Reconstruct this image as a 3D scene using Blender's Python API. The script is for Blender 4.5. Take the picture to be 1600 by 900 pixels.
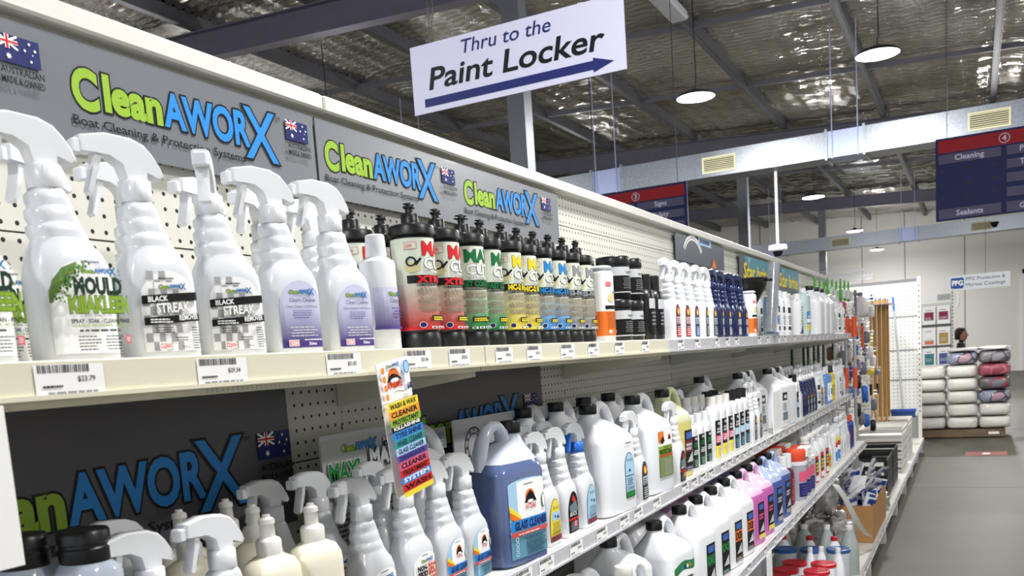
import bpy, bmesh, math, random
from math import pi, sin, cos, radians
from mathutils import Vector, Matrix
for o in list(bpy.data.objects): bpy.data.objects.remove(o)
SC = bpy.context.scene
COL = SC.collection
rnd = random.Random(7)

# ------------------------------------------------------------------ camera
yaw, pitch, roll = 0.485219, -0.127214, 0.0705189
M = Matrix.Rotation(yaw, 3, 'Z') @ Matrix.Rotation(pitch, 3, 'X') @ Matrix(((cos(roll), 0, sin(roll)), (0, 1, 0), (-sin(roll), 0, cos(roll))))
cd = bpy.data.cameras.new('camera')
cam = bpy.data.objects.new('camera', cd); COL.objects.link(cam)
R4 = Matrix((( M[0][0], M[0][2], -M[0][1]), (M[1][0], M[1][2], -M[1][1]), (M[2][0], M[2][2], -M[2][1]))).to_4x4()
cam.matrix_world = Matrix.Translation((1.2, 0, 1.62)) @ R4
cd.sensor_fit = 'HORIZONTAL'; cd.sensor_width = 36
cd.lens = 1414.0 / 1600 * 36
cd.shift_x = (800 - 784.26) / 1600
cd.shift_y = (746.83 - 450) / 1600
cd.clip_start = 0.02; cd.clip_end = 200
cd.dof.use_dof = True; cd.dof.focus_distance = 2.2; cd.dof.aperture_fstop = 10
SC.camera = cam
# ------------------------------------------------------------------ world, exposure
W = bpy.data.worlds.new('world'); SC.world = W; W.use_nodes = True
W.node_tree.nodes['Background'].inputs[0].default_value = (0.82, 0.88, 1.0, 1)
W.node_tree.nodes['Background'].inputs[1].default_value = 1.1
SC.view_settings.view_transform = 'Standard'; SC.view_settings.look = 'None'
SC.view_settings.gamma = 1; SC.view_settings.use_curve_mapping = False
SC.view_settings.exposure = 0.12
LAMP_W = 138.0      # watts of each high bay lamp
# ------------------------------------------------------------------ materials
def lin(c):
    return tuple((x/12.92 if x <= .04045 else ((x+.055)/1.055)**2.4) for x in c)
def hx(s):
    return lin(tuple(int(s[i:i+2], 16)/255 for i in (0, 2, 4)))
MATS = {}
def mat(name, col='ffffff', rough=.5, metal=0, emit=None, noise=0, nscale=20, bump=0, sss=0, spec=.5, coat=0, alpha=1, trans=0, stretch=(1,1,1)):
    if name in MATS: return MATS[name]
    m = bpy.data.materials.new(name); m.use_nodes = True; MATS[name] = m
    nt = m.node_tree; b = nt.nodes['Principled BSDF']
    c = hx(col) if isinstance(col, str) else col
    b.inputs['Base Color'].default_value = (*c, 1); b.inputs['Roughness'].default_value = rough
    b.inputs['Metallic'].default_value = metal; b.inputs['Specular IOR Level'].default_value = spec
    b.inputs['Coat Weight'].default_value = coat; b.inputs['Alpha'].default_value = alpha
    b.inputs['Transmission Weight'].default_value = trans
    if sss:
        b.inputs['Subsurface Weight'].default_value = sss; b.inputs['Subsurface Scale'].default_value = .01
    if emit:
        b.inputs['Emission Color'].default_value = (*c, 1); b.inputs['Emission Strength'].default_value = emit
    m.diffuse_color = (*c, 1)
    if noise or bump:
        tc = nt.nodes.new('ShaderNodeTexCoord'); mp = nt.nodes.new('ShaderNodeMapping'); n = nt.nodes.new('ShaderNodeTexNoise')
        mp.inputs['Scale'].default_value = stretch
        n.inputs['Scale'].default_value = nscale; n.inputs['Detail'].default_value = 4
        nt.links.new(tc.outputs['Object'], mp.inputs[0]); nt.links.new(mp.outputs[0], n.inputs['Vector'])
        if noise:
            mx = nt.nodes.new('ShaderNodeMix'); mx.data_type = 'RGBA'
            mx.inputs[6].default_value = (*[x*(1-noise) for x in c], 1); mx.inputs[7].default_value = (*[min(1, x*(1+noise)) for x in c], 1)
            nt.links.new(n.outputs['Fac'], mx.inputs[0]); nt.links.new(mx.outputs[2], b.inputs['Base Color'])
        if bump:
            bp = nt.nodes.new('ShaderNodeBump'); bp.inputs['Strength'].default_value = 1; bp.inputs['Distance'].default_value = bump
            nt.links.new(n.outputs['Fac'], bp.inputs['Height']); nt.links.new(bp.outputs[0], b.inputs['Normal'])
    return m
def pegmat(name, col, pitch=.025, r=.0035, axes='yz'):
    """perforated steel: a regular grid of round holes"""
    m = mat(name, col, .45); nt = m.node_tree; b = nt.nodes['Principled BSDF']
    tc = nt.nodes.new('ShaderNodeTexCoord'); sp = nt.nodes.new('ShaderNodeSeparateXYZ'); nt.links.new(tc.outputs['Object'], sp.inputs[0])
    def mth(op, a, bb=None):
        n = nt.nodes.new('ShaderNodeMath'); n.operation = op
        for i, v in enumerate((a, bb)):
            if v is None: continue
            if isinstance(v, (int, float)): n.inputs[i].default_value = v
            else: nt.links.new(v, n.inputs[i])
        return n.outputs[0]
    ds = []
    for ax in axes:
        q = mth('DIVIDE', sp.outputs[ax.upper()], pitch); f = mth('SUBTRACT', mth('FRACT', q), .5)
        ds.append(mth('MULTIPLY', f, f))
    d = mth('SQRT', mth('ADD', ds[0], ds[1])); hole = mth('LESS_THAN', d, r/pitch)
    mx = nt.nodes.new('ShaderNodeMix'); mx.data_type = 'RGBA'; nt.links.new(hole, mx.inputs[0])
    mx.inputs[6].default_value = (*hx(col), 1); mx.inputs[7].default_value = (.012, .012, .013, 1)
    nt.links.new(mx.outputs[2], b.inputs['Base Color'])
    return m
# ------------------------------------------------------------------ object helpers
def link(name, me, m=None, parent=None, smooth=None):
    o = bpy.data.objects.new(name, me); COL.objects.link(o)
    if m is not None:
        for x in (m if isinstance(m, (list, tuple)) else [m]): me.materials.append(x)
    if parent is not None: o.parent = parent
    if smooth:
        for p in me.polygons: p.use_smooth = True
        me.set_sharp_from_angle(angle=radians(smooth))
    return o
def mesh(name, vs, fs, m=None, parent=None, smooth=None):
    me = bpy.data.meshes.new(name); me.from_pydata([tuple(v) for v in vs], [], fs); me.update()
    return link(name, me, m, parent, smooth)
class MB:
    """collects boxes, tubes, lofts"""
    def __init__(s): s.v = []; s.f = []; s.mi = []
    def add(s, vs, fs, k=0):
        n = len(s.v); s.v += [tuple(v) for v in vs]; s.f += [tuple(i+n for i in f) for f in fs]; s.mi += [k]*len(fs); return s
    def box(s, x0, y0, z0, x1, y1, z1, k=0, bev=0):
        if bev:
            b = bev; pts = []
            for z, e in ((z0, b), (z0+b, 0), (z1-b, 0), (z1, b)):
                pts.append([(x0+b+e, y0+e), (x1-b-e, y0+e), (x1-e, y0+b+e), (x1-e, y1-b-e), (x1-b-e, y1-e), (x0+b+e, y1-e), (x0+e, y1-b-e), (x0+e, y0+b+e)])
            vs = [(p[0], p[1], z) for ring, z in zip(pts, (z0, z0+b, z1-b, z1)) for p in ring]
            fs = [tuple(range(7, -1, -1)), tuple(range(24, 32))]
            for r in range(3):
                for i in range(8): fs.append((r*8+i, r*8+(i+1) % 8, r*8+8+(i+1) % 8, r*8+8+i))
            return s.add(vs, fs, k)
        return s.add([(x0,y0,z0),(x1,y0,z0),(x1,y1,z0),(x0,y1,z0),(x0,y0,z1),(x1,y0,z1),(x1,y1,z1),(x0,y1,z1)],
                     [(3,2,1,0),(4,5,6,7),(0,1,5,4),(1,2,6,5),(2,3,7,6),(3,0,4,7)], k)
    def lathe(s, prof, n=24, cx=0, cy=0, k=0, ribs=0, rd=.04):
        vs = []; fs = []
        for r, z in prof:
            for i in range(n):
                q = r*(1-rd) if (ribs and i % 2) else r
                a = 2*pi*i/n; vs.append((cx+q*cos(a), cy+q*sin(a), z))
        for j in range(len(prof)-1):
            for i in range(n): fs.append((j*n+i, j*n+(i+1) % n, (j+1)*n+(i+1) % n, (j+1)*n+i))
        fs.append(tuple(range(n-1, -1, -1))); fs.append(tuple((len(prof)-1)*n+i for i in range(n)))
        return s.add(vs, fs, k)
    def tube(s, pts, r, n=8, k=0, ell=1):
        P = [Vector(p) for p in pts]; vs = []; fs = []; up = None
        for i, p in enumerate(P):
            t = (P[min(i+1, len(P)-1)]-P[max(i-1, 0)]).normalized()
            if up is None:
                up = Vector((1, 0, 0)) if abs(t.x) < .9 else Vector((0, 0, 1))
            u = (up-t*up.dot(t)).normalized(); up = u; w = t.cross(u)
            rr = r[i] if isinstance(r, (list, tuple)) else r
            for j in range(n):
                a = 2*pi*j/n; vs.append(p+u*(rr*ell*cos(a))+w*(rr*sin(a)))
        for i in range(len(P)-1):
            for j in range(n): fs.append((i*n+j, i*n+(j+1) % n, (i+1)*n+(j+1) % n, (i+1)*n+j))
        fs.append(tuple(range(n-1, -1, -1))); fs.append(tuple((len(P)-1)*n+j for j in range(n)))
        return s.add(vs, fs, k)
    def loft(s, secs, n=28, k=0):
        """secs: (z, a(y), b(x), cy, cx, exp)"""
        vs = []; fs = []
        for z, a, b, cy, cx, e in secs:
            for i in range(n):
                t = 2*pi*(i+.5)/n; c, d = cos(t), sin(t)
                vs.append((cx+b*math.copysign(abs(c)**(2/e), c), cy+a*math.copysign(abs(d)**(2/e), d), z))
        L = len(secs)
        for j in range(L-1):
            for i in range(n): fs.append((j*n+i, j*n+(i+1) % n, (j+1)*n+(i+1) % n, (j+1)*n+i))
        fs.append(tuple(range(n-1, -1, -1))); fs.append(tuple((L-1)*n+i for i in range(n)))
        return s.add(vs, fs, k)
    def prism(s, prof, x0, x1, k=0, cap=.15, soft=.0035):
        """closed outline in (y,z), extruded along x, edges softened"""
        n = len(prof); cy = sum(p[0] for p in prof)/n; cz = sum(p[1] for p in prof)/n
        w = x1-x0; vs = []; fs = []
        for x, q in ((x0, .86), (x0+w*cap, 1), (x1-w*cap, 1), (x1, .86)):
            for y, z in prof:
                d = math.hypot(y-cy, z-cz) or 1; e = soft/2 if q < 1 else 0
                vs.append((x, y-(y-cy)/d*e*2 if q < 1 else y, z-(z-cz)/d*e*2 if q < 1 else z))
        for j in range(3):
            for i in range(n): fs.append((j*n+i, j*n+(i+1) % n, (j+1)*n+(i+1) % n, (j+1)*n+i))
        fs.append(tuple(range(n-1, -1, -1))); fs.append(tuple(3*n+i for i in range(n)))
        return s.add(vs, fs, k)
    def build(s, name, m, parent=None, smooth=None):
        me = bpy.data.meshes.new(name); me.from_pydata(s.v, [], s.f)
        if any(s.mi): me.polygons.foreach_set('material_index', s.mi)
        bm = bmesh.new(); bm.from_mesh(me); bmesh.ops.recalc_face_normals(bm, faces=bm.faces); bm.to_mesh(me); bm.free()
        me.update(); return link(name, me, m, parent, smooth)
def tag(o, label=None, cat=None, group=None, kind=None):
    if label: o['label'] = label
    if cat: o['category'] = cat
    if group: o['group'] = group
    if kind: o['kind'] = kind
    return o
def empty(name, loc=(0, 0, 0), rz=0, label=None, cat=None, group=None, kind=None, parent=None):
    o = bpy.data.objects.new(name, None); COL.objects.link(o); o.empty_display_size = .05
    o.location = loc; o.rotation_euler = (0, 0, rz); o.parent = parent
    return tag(o, label, cat, group, kind)
def copy_tree(o, parent=None):
    c = o.copy(); COL.objects.link(c); c.parent = parent
    for ch in o.children: copy_tree(ch, c)
    return c
USED = set()
def put(proto, x, y, z, label, rz=0, group=None, tilt=0, s=1, sz=None):
    """first use moves the prototype, later uses copy it with all its parts"""
    if proto.name in USED: o = copy_tree(proto)
    else: o = proto; USED.add(proto.name)
    o.location = (x, y, z); o.rotation_euler = (tilt, 0, rz); o.scale = (s, s, sz or s)
    o['label'] = label
    if group: o['group'] = group
    return o
# ------------------------------------------------------------------ flat print (lettering, bands), wrapped on the surface it is stuck to
TXT = {}
def text_raw(t, bold=0., res=2, ls=1.):
    key = (t, round(bold, 4), res, ls)
    if key in TXT: return TXT[key]
    c = bpy.data.curves.new('t', 'FONT'); c.body = t; c.offset = bold; c.resolution_u = res; c.space_character = ls
    o = bpy.data.objects.new('t', c); COL.objects.link(o)
    dg = bpy.context.evaluated_depsgraph_get(); e = o.evaluated_get(dg); me = e.to_mesh()
    r = ([(v.co.x, v.co.y) for v in me.vertices], [tuple(p.vertices) for p in me.polygons]); e.to_mesh_clear()
    bpy.data.objects.remove(o); bpy.data.curves.remove(c); TXT[key] = r; return r
class Deco:
    def __init__(s): s.V = []; s.F = []; s.K = []; s.m = []; s.lay = 0
    def mi(s, m):
        if m not in s.m: s.m.append(m)
        return s.m.index(m)
    def poly(s, polys, m, step=True):
        if step: s.lay += 1
        k = s.mi(m)
        for p in polys:
            n = len(s.V); s.V += [(u, v, s.lay) for u, v in p]; s.F.append(tuple(range(n, n+len(p)))); s.K.append(k)
        return s
    def r(s, u0, v0, u1, v1, m): return s.poly([[(u0, v0), (u1, v0), (u1, v1), (u0, v1)]], m)
    def e(s, cu, cv, ru, rv, m, n=20): return s.poly([[(cu+ru*cos(2*pi*i/n), cv+rv*sin(2*pi*i/n)) for i in range(n)]], m)
    def ring(s, cu, cv, ru, rv, w, m, n=24):
        P = [(cos(2*pi*i/n), sin(2*pi*i/n)) for i in range(n)]
        return s.poly([[(cu+ru*a, cv+rv*b), (cu+ru*c, cv+rv*d), (cu+(ru-w)*c, cv+(rv-w)*d), (cu+(ru-w)*a, cv+(rv-w)*b)] for (a, b), (c, d) in zip(P, P[1:]+P[:1])], m)
    def t(s, txt, u, v, h, m, w=None, bold=0., shear=0., al='l', res=2, out=None, ow=.04, rise=0., grow=None):
        """text whose capitals are h high, base line at (u, v); w forces the width"""
        if not txt: return s.g(u-(w or .04)/2, v, u+(w or .04)/2, v+h, 2, m, 8, .7)      # unreadable print
        base, _ = text_raw(txt, bold, res)
        if not base: return s
        x0 = min(p[0] for p in base); x1 = max(p[0] for p in base); sc = h/.70
        sx = w/(x1-x0) if w else sc
        ww = (x1-x0)*sx; du = {'l': 0, 'c': -ww/2, 'r': -ww}[al]
        for bb, mm in (((bold+ow, out), (bold, m)) if out else ((bold, m),)):
            P, F = text_raw(txt, bb, res); s.lay += 1; k = s.mi(mm); n = len(s.V)
            for x, y in P:
                q = (x-x0)*sx; yy = y*sc
                if grow: yy = yy*(1+grow*(q/ww)**2)
                s.V.append((u+du+q+yy*shear, v+yy+rise*q, s.lay))
            for f in F: s.F.append(tuple(i+n for i in f)); s.K.append(k)
        return s
    def g(s, u0, v0, u1, v1, rows, m, seed=1, th=.5):
        """lines of print too small to read"""
        R = random.Random(seed); P = []; dv = (v1-v0)/rows
        for i in range(rows):
            u = u0 + R.random()*.1*(u1-u0); end = u1-R.random()*.25*(u1-u0)
            while u < end:
                w = (u1-u0)*R.uniform(.06, .16); e = min(u+w, end)
                P.append([(u, v0+i*dv), (e, v0+i*dv), (e, v0+(i+th)*dv), (u, v0+(i+th)*dv)]); u = e+(u1-u0)*.025
        return s.poly(P, m)
    def arch(s, u0, v0, u1, v1, m, top=.35, n=10):
        cu = (u0+u1)/2; ru = (u1-u0)/2; h = (v1-v0)*top
        p = [(u0, v0), (u1, v0)] + [(cu+ru*cos(pi*i/n), v1-h+h*sin(pi*i/n)) for i in range(n+1)]
        return s.poly([p], m)
    def build(s, name, fn, parent=None, du=None, dv=None, gap=.00025):
        me = bpy.data.meshes.new(name); me.from_pydata(s.V, [], s.F)
        me.polygons.foreach_set('material_index', s.K)
        bm = bmesh.new(); bm.from_mesh(me)
        for ax, st in ((0, du), (1, dv)):
            if not st: continue
            lo = min(v.co[ax] for v in bm.verts); hi = max(v.co[ax] for v in bm.verts); k = math.ceil(lo/st)
            nrm = (1, 0, 0) if ax == 0 else (0, 1, 0)
            while k*st < hi:
                co = (k*st, 0, 0) if ax == 0 else (0, k*st, 0)
                bmesh.ops.bisect_plane(bm, geom=bm.verts[:]+bm.edges[:]+bm.faces[:], plane_co=co, plane_no=nrm, dist=1e-7); k += 1
        for v in bm.verts: v.co = Vector(fn(v.co.x, v.co.y, v.co.z*gap+.0003))
        bm.to_mesh(me); bm.free(); me.update()
        return link(name, me, s.m, parent)
def on_cyl(r): return lambda u, v, w: ((r+w)*cos(u/r), (r+w)*sin(u/r), v)
def on_x(x, y=0, z=0): return lambda u, v, w: (x+w, y+u, z+v)
def on_my(y, x=0, z=0): return lambda u, v, w: (x+u, y-w, z+v)        # faces -y
def on_loft(secs):
    def f(u, v, w):
        for A, B in zip(secs, secs[1:]):
            if A[0] <= v <= B[0] and B[0] > A[0]:
                t = (v-A[0])/(B[0]-A[0]); z, a, b, cy, cx, e = [p+(q-p)*t for p, q in zip(A, B)]; break
        else:
            z, a, b, cy, cx, e = secs[-1] if v > secs[-1][0] else secs[0]
        q = min(abs(u-cy)/a, .985)
        return (cx+(b)*(1-q**e)**(1/e)+w+.0004, u, v)
    return f
# plastics and inks
white_p = mat('white_plastic', 'e2e4e8', .3, sss=.0, spec=.55)
white_cap = mat('white_cap_plastic', 'e2e0da', .4)
white_t = mat('white_translucent_plastic', 'dde0e5', .22, spec=.6)
cream_p = mat('cream_plastic', 'ece6d2', .35)
black_p = mat('black_plastic', '101113', .35)
navy_p = mat('navy_plastic', '14224e', .25)
blue_p = mat('blue_plastic', '2468c8', .35)
clear_p = mat('frosted_plastic', 'd5dde0', .2, alpha=.62)
I = lambda n, c, r=.45: mat('ink_'+n, c, r, spec=.3)
iw, ik, ig, ib, ir = I('white', 'fafafa'), I('black', '0b0b0d'), I('lime', '8fb338'), I('blue', '2c87d6'), I('red', 'cc2027')
iy, io, inv, igr, ipu = I('yellow', 'f2dc3a'), I('orange', 'e8752a'), I('navy', '1d2560'), I('green', '1f7a3c'), I('purple', '5a4896')
igy, ilg, idg, isk, ipk, imr = I('grey', '8a8c90'), I('light_grey', 'c4c6ca'), I('dark_grey', '3a3b40'), I('sky', 'a8d0ec'), I('pink', 'd8587c'), I('maroon', '6a1c34')
itl, ibr, itx = I('teal', '1d5a6a'), I('brown', '5a4630'), I('text', '2a2a2e')
# ================================================================== the setting
galv = mat('galvanised_steel', '9aa0a8', .38, .85, noise=.35, nscale=28, stretch=(1, 1, 1))
galv_b = mat('galvanised_steel_blue', 'aeb8dc', .4, .6, noise=.08, nscale=9)
steel = mat('painted_steel_violet_grey', '6c6a78', .55, .2, noise=.12, nscale=3)
steel_c = mat('painted_steel_grey', '74787f', .5, .3, noise=.1, nscale=3)
purl = mat('purlin_steel', '6a6a72', .5, .4, noise=.15, nscale=4)
shelf_m = mat('shelf_enamel', 'd8d7d0', .35, noise=.03, nscale=4)
shelf_c = mat('shelf_enamel_cream', 'dcd8c2', .35, noise=.03, nscale=4)
chan = mat('ticket_channel', 'd0d0d6', .2, .1)
under = mat('shelf_underside', 'b4b4aa', .5)
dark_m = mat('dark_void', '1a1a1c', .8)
peg = pegmat('perforated_panel', 'd3d2c8')
peg_b = pegmat('perforated_panel_back', 'e2e3e0', .05, .006, 'xz')
card_m = mat('white_card', 'f3f3f2', .5)
# floor: polished concrete
fm = mat('polished_concrete', '565449', .22, noise=.3, nscale=1.6, spec=.3)
nt = fm.node_tree; b_ = nt.nodes['Principled BSDF']; n2 = nt.nodes.new('ShaderNodeTexNoise'); n2.inputs['Scale'].default_value = 3; n2.inputs['Detail'].default_value = 6
rr = nt.nodes.new('ShaderNodeMapRange'); rr.inputs[3].default_value = .34; rr.inputs[4].default_value = .58
nt.links.new(n2.outputs['Fac'], rr.inputs[0]); nt.links.new(rr.outputs[0], b_.inputs['Roughness'])
tag(MB().box(-16, -8, -.1, 10, 38, 0).build('floor', fm), kind='structure')
fl = bpy.data.objects['floor']
slab = mat('floor_joint', '55544f', .6)
for y in (5, 10.4, 16.5, 22, 28): MB().box(-16, y, 0, 10, y+.006, .0012).build('control_joint', slab, fl)
MB().box(3.1, -8, 0, 3.106, 38, .0012).build('control_joint', slab, fl)
wall_m = mat('wall_paint', 'ebeae3', .7, noise=.03, nscale=.6)
tag(MB().box(-16, 38, 0, 10, 38.15, 7).build('wall_back', wall_m), kind='structure')
wb = bpy.data.objects['wall_back']
for x in (-13.3, -11, -8.7, -6.4, -4.1, -2.6, -1.1, .9, 3.2, 5.5, 7.8):
    MB().box(x, 37.985, 0, x+.03, 38, 7).build('panel_joint', mat('joint_grey', '8c8c8a', .6), wb)
tag(MB().box(-16.15, -8, 0, -16, 38, 7.2).build('wall_left', wall_m), kind='structure')
tag(MB().box(10, -8, 0, 10.15, 38, 7).build('wall_right', wall_m), kind='structure')
d = empty('door_1', (3.5, 37.9, 0), kind='structure')
MB().box(-.75, 0, 0, -.6, .1, 3.6).box(.9, 0, 0, 1.05, .1, 3.6).box(-.75, 0, 3.45, 1.05, .1, 3.6).build('door_frame', mat('door_frame_white', 'e8e8ea', .4), d)
MB().box(-.6, .03, 0, .9, .08, 3.45).build('door_leaf', mat('door_blue_grey', '9aa2b4', .5), d)
# roof
def rz(x): return 6.02-.05*(x+3.1)
PX = [1.53+1.9*k for k in range(-9, 5)]
ceil = tag(mesh('ceiling', [(-16, -8, rz(-16)+.34), (10, -8, rz(10)+.34), (10, 38, rz(10)+.34), (-16, 38, rz(-16)+.34)], [(3, 2, 1, 0)], mat('roof_sheet', '4a4a4c', .6)), kind='structure')
foil = mat('foil_insulation', 'c0bdb8', .15, .95, spec=.5)
nt = foil.node_tree; b_ = nt.nodes['Principled BSDF']
tc = nt.nodes.new('ShaderNodeTexCoord'); mp = nt.nodes.new('ShaderNodeMapping'); mp.inputs['Scale'].default_value = (7, 30, 6)
n1 = nt.nodes.new('ShaderNodeTexNoise'); n1.inputs['Scale'].default_value = 1.0; n1.inputs['Detail'].default_value = 5; n1.inputs['Roughness'].default_value = .65
bp = nt.nodes.new('ShaderNodeBump'); bp.inputs['Distance'].default_value = .02; bp.inputs['Strength'].default_value = 1
nt.links.new(tc.outputs['Object'], mp.inputs[0]); nt.links.new(mp.outputs[0], n1.inputs['Vector']); nt.links.new(n1.outputs['Fac'], bp.inputs['Height']); nt.links.new(bp.outputs[0], b_.inputs['Normal'])
n3 = nt.nodes.new('ShaderNodeTexNoise'); n3.inputs['Scale'].default_value = .5; n3.inputs['Detail'].default_value = 2
nt.links.new(tc.outputs['Object'], n3.inputs['Vector'])
cr = nt.nodes.new('ShaderNodeValToRGB'); cr.color_ramp.elements[0].position = .35; cr.color_ramp.elements[0].color = (*hx('a8a59e'), 1); cr.color_ramp.elements[1].position = .65; cr.color_ramp.elements[1].color = (*hx('e4e2de'), 1)
nt.links.new(n3.outputs['Fac'], cr.inputs[0]); nt.links.new(cr.outputs[0], b_.inputs['Base Color'])
from mathutils import noise as mn
NX = 24
for i in range(len(PX)-1):
    for y0, y1 in ((2, 9.65), (9.65, 20.3), (20.3, 38)):
        st = .03 if y0 < 18 else .045
        ny = int((y1-y0)/st); vs = []; fs = []
        for j in range(ny+1):
            y = y0+(y1-y0)*j/ny
            for k in range(NX+1):
                x = PX[i]+(PX[i+1]-PX[i])*k/NX
                q = mn.noise(Vector((x*1.3, y*.9, 0)))
                z = rz(x)+.2+(.028+.012*q)*sin(2*pi*(y/.16+.3*q+.1*mn.noise(Vector((x*3, y*3, 5)))))-.034*(1-abs(sin(pi*x/.32))**.5)-.02*mn.noise(Vector((x*2, y*2, 9)))
                vs.append((x, y, z))
        W1 = NX+1
        for j in range(ny):
            for k in range(NX): fs.append((j*W1+k, (j+1)*W1+k, (j+1)*W1+k+1, j*W1+k+1))
        o = mesh('foil_panel', vs, fs, foil, ceil)
        o.data.polygons.foreach_set('use_smooth', [True]*len(fs))
pm = MB().box(-.05, -8, 0, .05, 38, .012).box(.028, -8, 0, .04, 38, .2).box(-.02, -8, .19, .04, 38, .2).box(-.04, -8, 0, -.034, 38, .03)
p0 = pm.build('purlin', purl, ceil); p0.location = (PX[0], 0, rz(PX[0]))
for x in PX[1:]:
    o = p0.copy(); COL.objects.link(o); o.location = (x, 0, rz(x))
for y in (3.2, 6.2, 13.05, 16.55, 22, 25.9, 34):
    for i in range(len(PX)-1):
        a, b = PX[i], PX[i+1]
        MB().add([(a, y, rz(a)+.02), (b, y, rz(b)+.02), (b, y, rz(b)+.1), (a, y, rz(a)+.1), (a, y+.05, rz(a)+.02), (b, y+.05, rz(b)+.02), (b, y+.05, rz(b)+.1), (a, y+.05, rz(a)+.1)],
                 [(0, 1, 2, 3), (7, 6, 5, 4), (0, 4, 5, 1), (3, 2, 6, 7)]).build('bridging_bar', purl, ceil)
for n, y in enumerate((.1, 9.65, 20.3, 31)):
    m = MB()
    def sl(y0, y1, h0, h1):
        v = [(x, yy, rz(x)-.36+h) for x in (-16, 10) for yy, h in ((y0, h0), (y1, h0), (y1, h1), (y0, h1))]
        m.add(v, [(0, 1, 2, 3), (7, 6, 5, 4), (0, 4, 5, 1), (1, 5, 6, 2), (2, 6, 7, 3), (3, 7, 4, 0)])
    sl(y-.09, y+.09, 0, .016); sl(y-.09, y+.09, .344, .36); sl(y-.006, y+.006, .016, .344)
    m.build('roof_beam', steel, ceil)
for n, (x, y) in enumerate(((-3.33, 9.65), (-3.18, 20.3), (-3.05, 31))):
    m = MB().box(-.1, -.1, 0, -.085, .1, rz(x)-.36).box(.085, -.1, 0, .1, .1, rz(x)-.36).box(-.085, -.006, 0, .085, .006, rz(x)-.36).box(-.15, -.15, 0, .15, .15, .02)
    m = MB().box(-.105, -.1, 0, .105, .1, rz(x)-.36).box(-.15, -.15, 0, .15, .15, .02)
    o = m.build('steel_column', steel_c); o.location = (x, y, 0); tag(o, kind='structure')
# ------------------------------------------------------------------ ducts
def duct(y, label):
    r = empty('air_duct', (0, y, 0), label=label, cat='air duct')
    zb, zt, dp = 4.15, 4.51, .5
    joins = [-4.19+3.55*k for k in range(-3, 5)]
    xs = [-16] + [v for j in joins for v in (j, j+.5)] + [10]
    xs = [x for x in xs if -16 <= x <= 10]
    seg = xs if xs[0] == -16 else [-16]+xs
    conn = False
    for a, b in zip(seg, seg[1:]):
        isc = abs((b-a)-.5) < .02
        MB().box(a+.002, 0, zb, b-.002, dp, zt).build('duct_section', galv_b if isc else galv, r)
    for j in joins:
        for q in (j, j+.5):
            if -16 < q < 10: MB().box(q-.016, -.03, zb-.03, q+.016, dp+.03, zt+.03).build('flange', galv, r)
    for j in joins:
        vx = j+1.78
        if not -15 < vx < 9: continue
        v = MB().box(vx, -.015, 4.2, vx+.5, -.002, 4.225).box(vx, -.015, 4.41, vx+.5, -.002, 4.435).box(vx, -.015, 4.225, vx+.025, -.002, 4.41).box(vx+.475, -.015, 4.225, vx+.5, -.002, 4.41).build('vent_frame', mat('vent_cream', 'ece6c0', .5), r)
        MB().box(vx+.025, -.004, 4.225, vx+.475, -.001, 4.41).build('vent_backing', dark_m, v)
        for k in range(7):
            z = 4.232+k*.0265
            MB().add([(vx+.025, -.014, z), (vx+.475, -.014, z), (vx+.475, -.005, z+.014), (vx+.025, -.005, z+.014), (vx+.025, -.014, z+.002), (vx+.475, -.014, z+.002), (vx+.475, -.005, z+.016), (vx+.025, -.005, z+.016)],
                     [(0, 1, 2, 3), (7, 6, 5, 4), (0, 4, 5, 1), (3, 2, 6, 7)]).build('louvre', mat('vent_cream', 'ece6c0', .5), v)
    for j in joins:
        if -15 < j < 9:
            for q in (.08, .42): MB().tube([(j+q, -.01, zb-.02), (j+q, -.01, rz(j)+.05)], .008, 6).build('hanger_rod', galv_b, r)
    return r
duct(14, 'long square galvanised air duct with cream vents, nearer of the two across the hall')
duct(28, 'long square galvanised air duct low in front of the back wall, farther of the two')
# ------------------------------------------------------------------ lamps
lens_m = mat('lamp_lens', 'ffffff', .4, emit=14)
hous = mat('lamp_housing', '3a3c44', .4, .4)
def highbay(x, y, z, label):
    r = empty('high_bay_lamp', (x, y, z), label=label, cat='lamp', group='high bay lamps under the roof')
    MB().lathe([(.03, .085), (.05, .08), (.06, .045), (.2, .03), (.228, .0), (.23, -.012)][::-1], 32).build('housing', hous, r, 40)
    MB().lathe([(.01, -.035), (.12, -.03), (.2, -.014), (.222, -.0125)], 32).build('lens', lens_m, r, 40)
    MB().tube([(0, 0, .08), (0, 0, .16), (.012, 0, .18), (0, 0, rz(x)-z+.05)], .006, 5).build('hook_wire', ik, r)
    L = bpy.data.lights.new('lamp', 'AREA'); L.shape = 'DISK'; L.size = .42; L.energy = LAMP_W; L.color = (1, .985, .97)
    lo = bpy.data.objects.new('light', L); COL.objects.link(lo); lo.parent = r; lo.location = (0, 0, -.045)
    L = bpy.data.lights.new('added_uplight', 'POINT'); L.shadow_soft_size = .12; L.energy = LAMP_W*.75; L.color = (1, .985, .97)  # extra point light added below the lens to brighten the foil ceiling
    lo = bpy.data.objects.new('light', L); COL.objects.link(lo); lo.parent = r; lo.location = (0, 0, -.17)
    return r
highbay(.28, 11.2, 4.66, 'white round lamp high at the right, over the aisle beyond the blue sign')
highbay(-1.76, 11.3, 4.62, 'white round lamp hanging right of the white arrow sign, in front of the duct')
highbay(-1.8, 20.7, 4.62, 'white round lamp seen just beneath the near duct')
highbay(-1.8, 28.3, 4.62, 'small white round lamp above the far duct')
highbay(-1.8, 35.0, 4.6, 'smallest white round lamp, against the back wall below the far duct')
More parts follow.
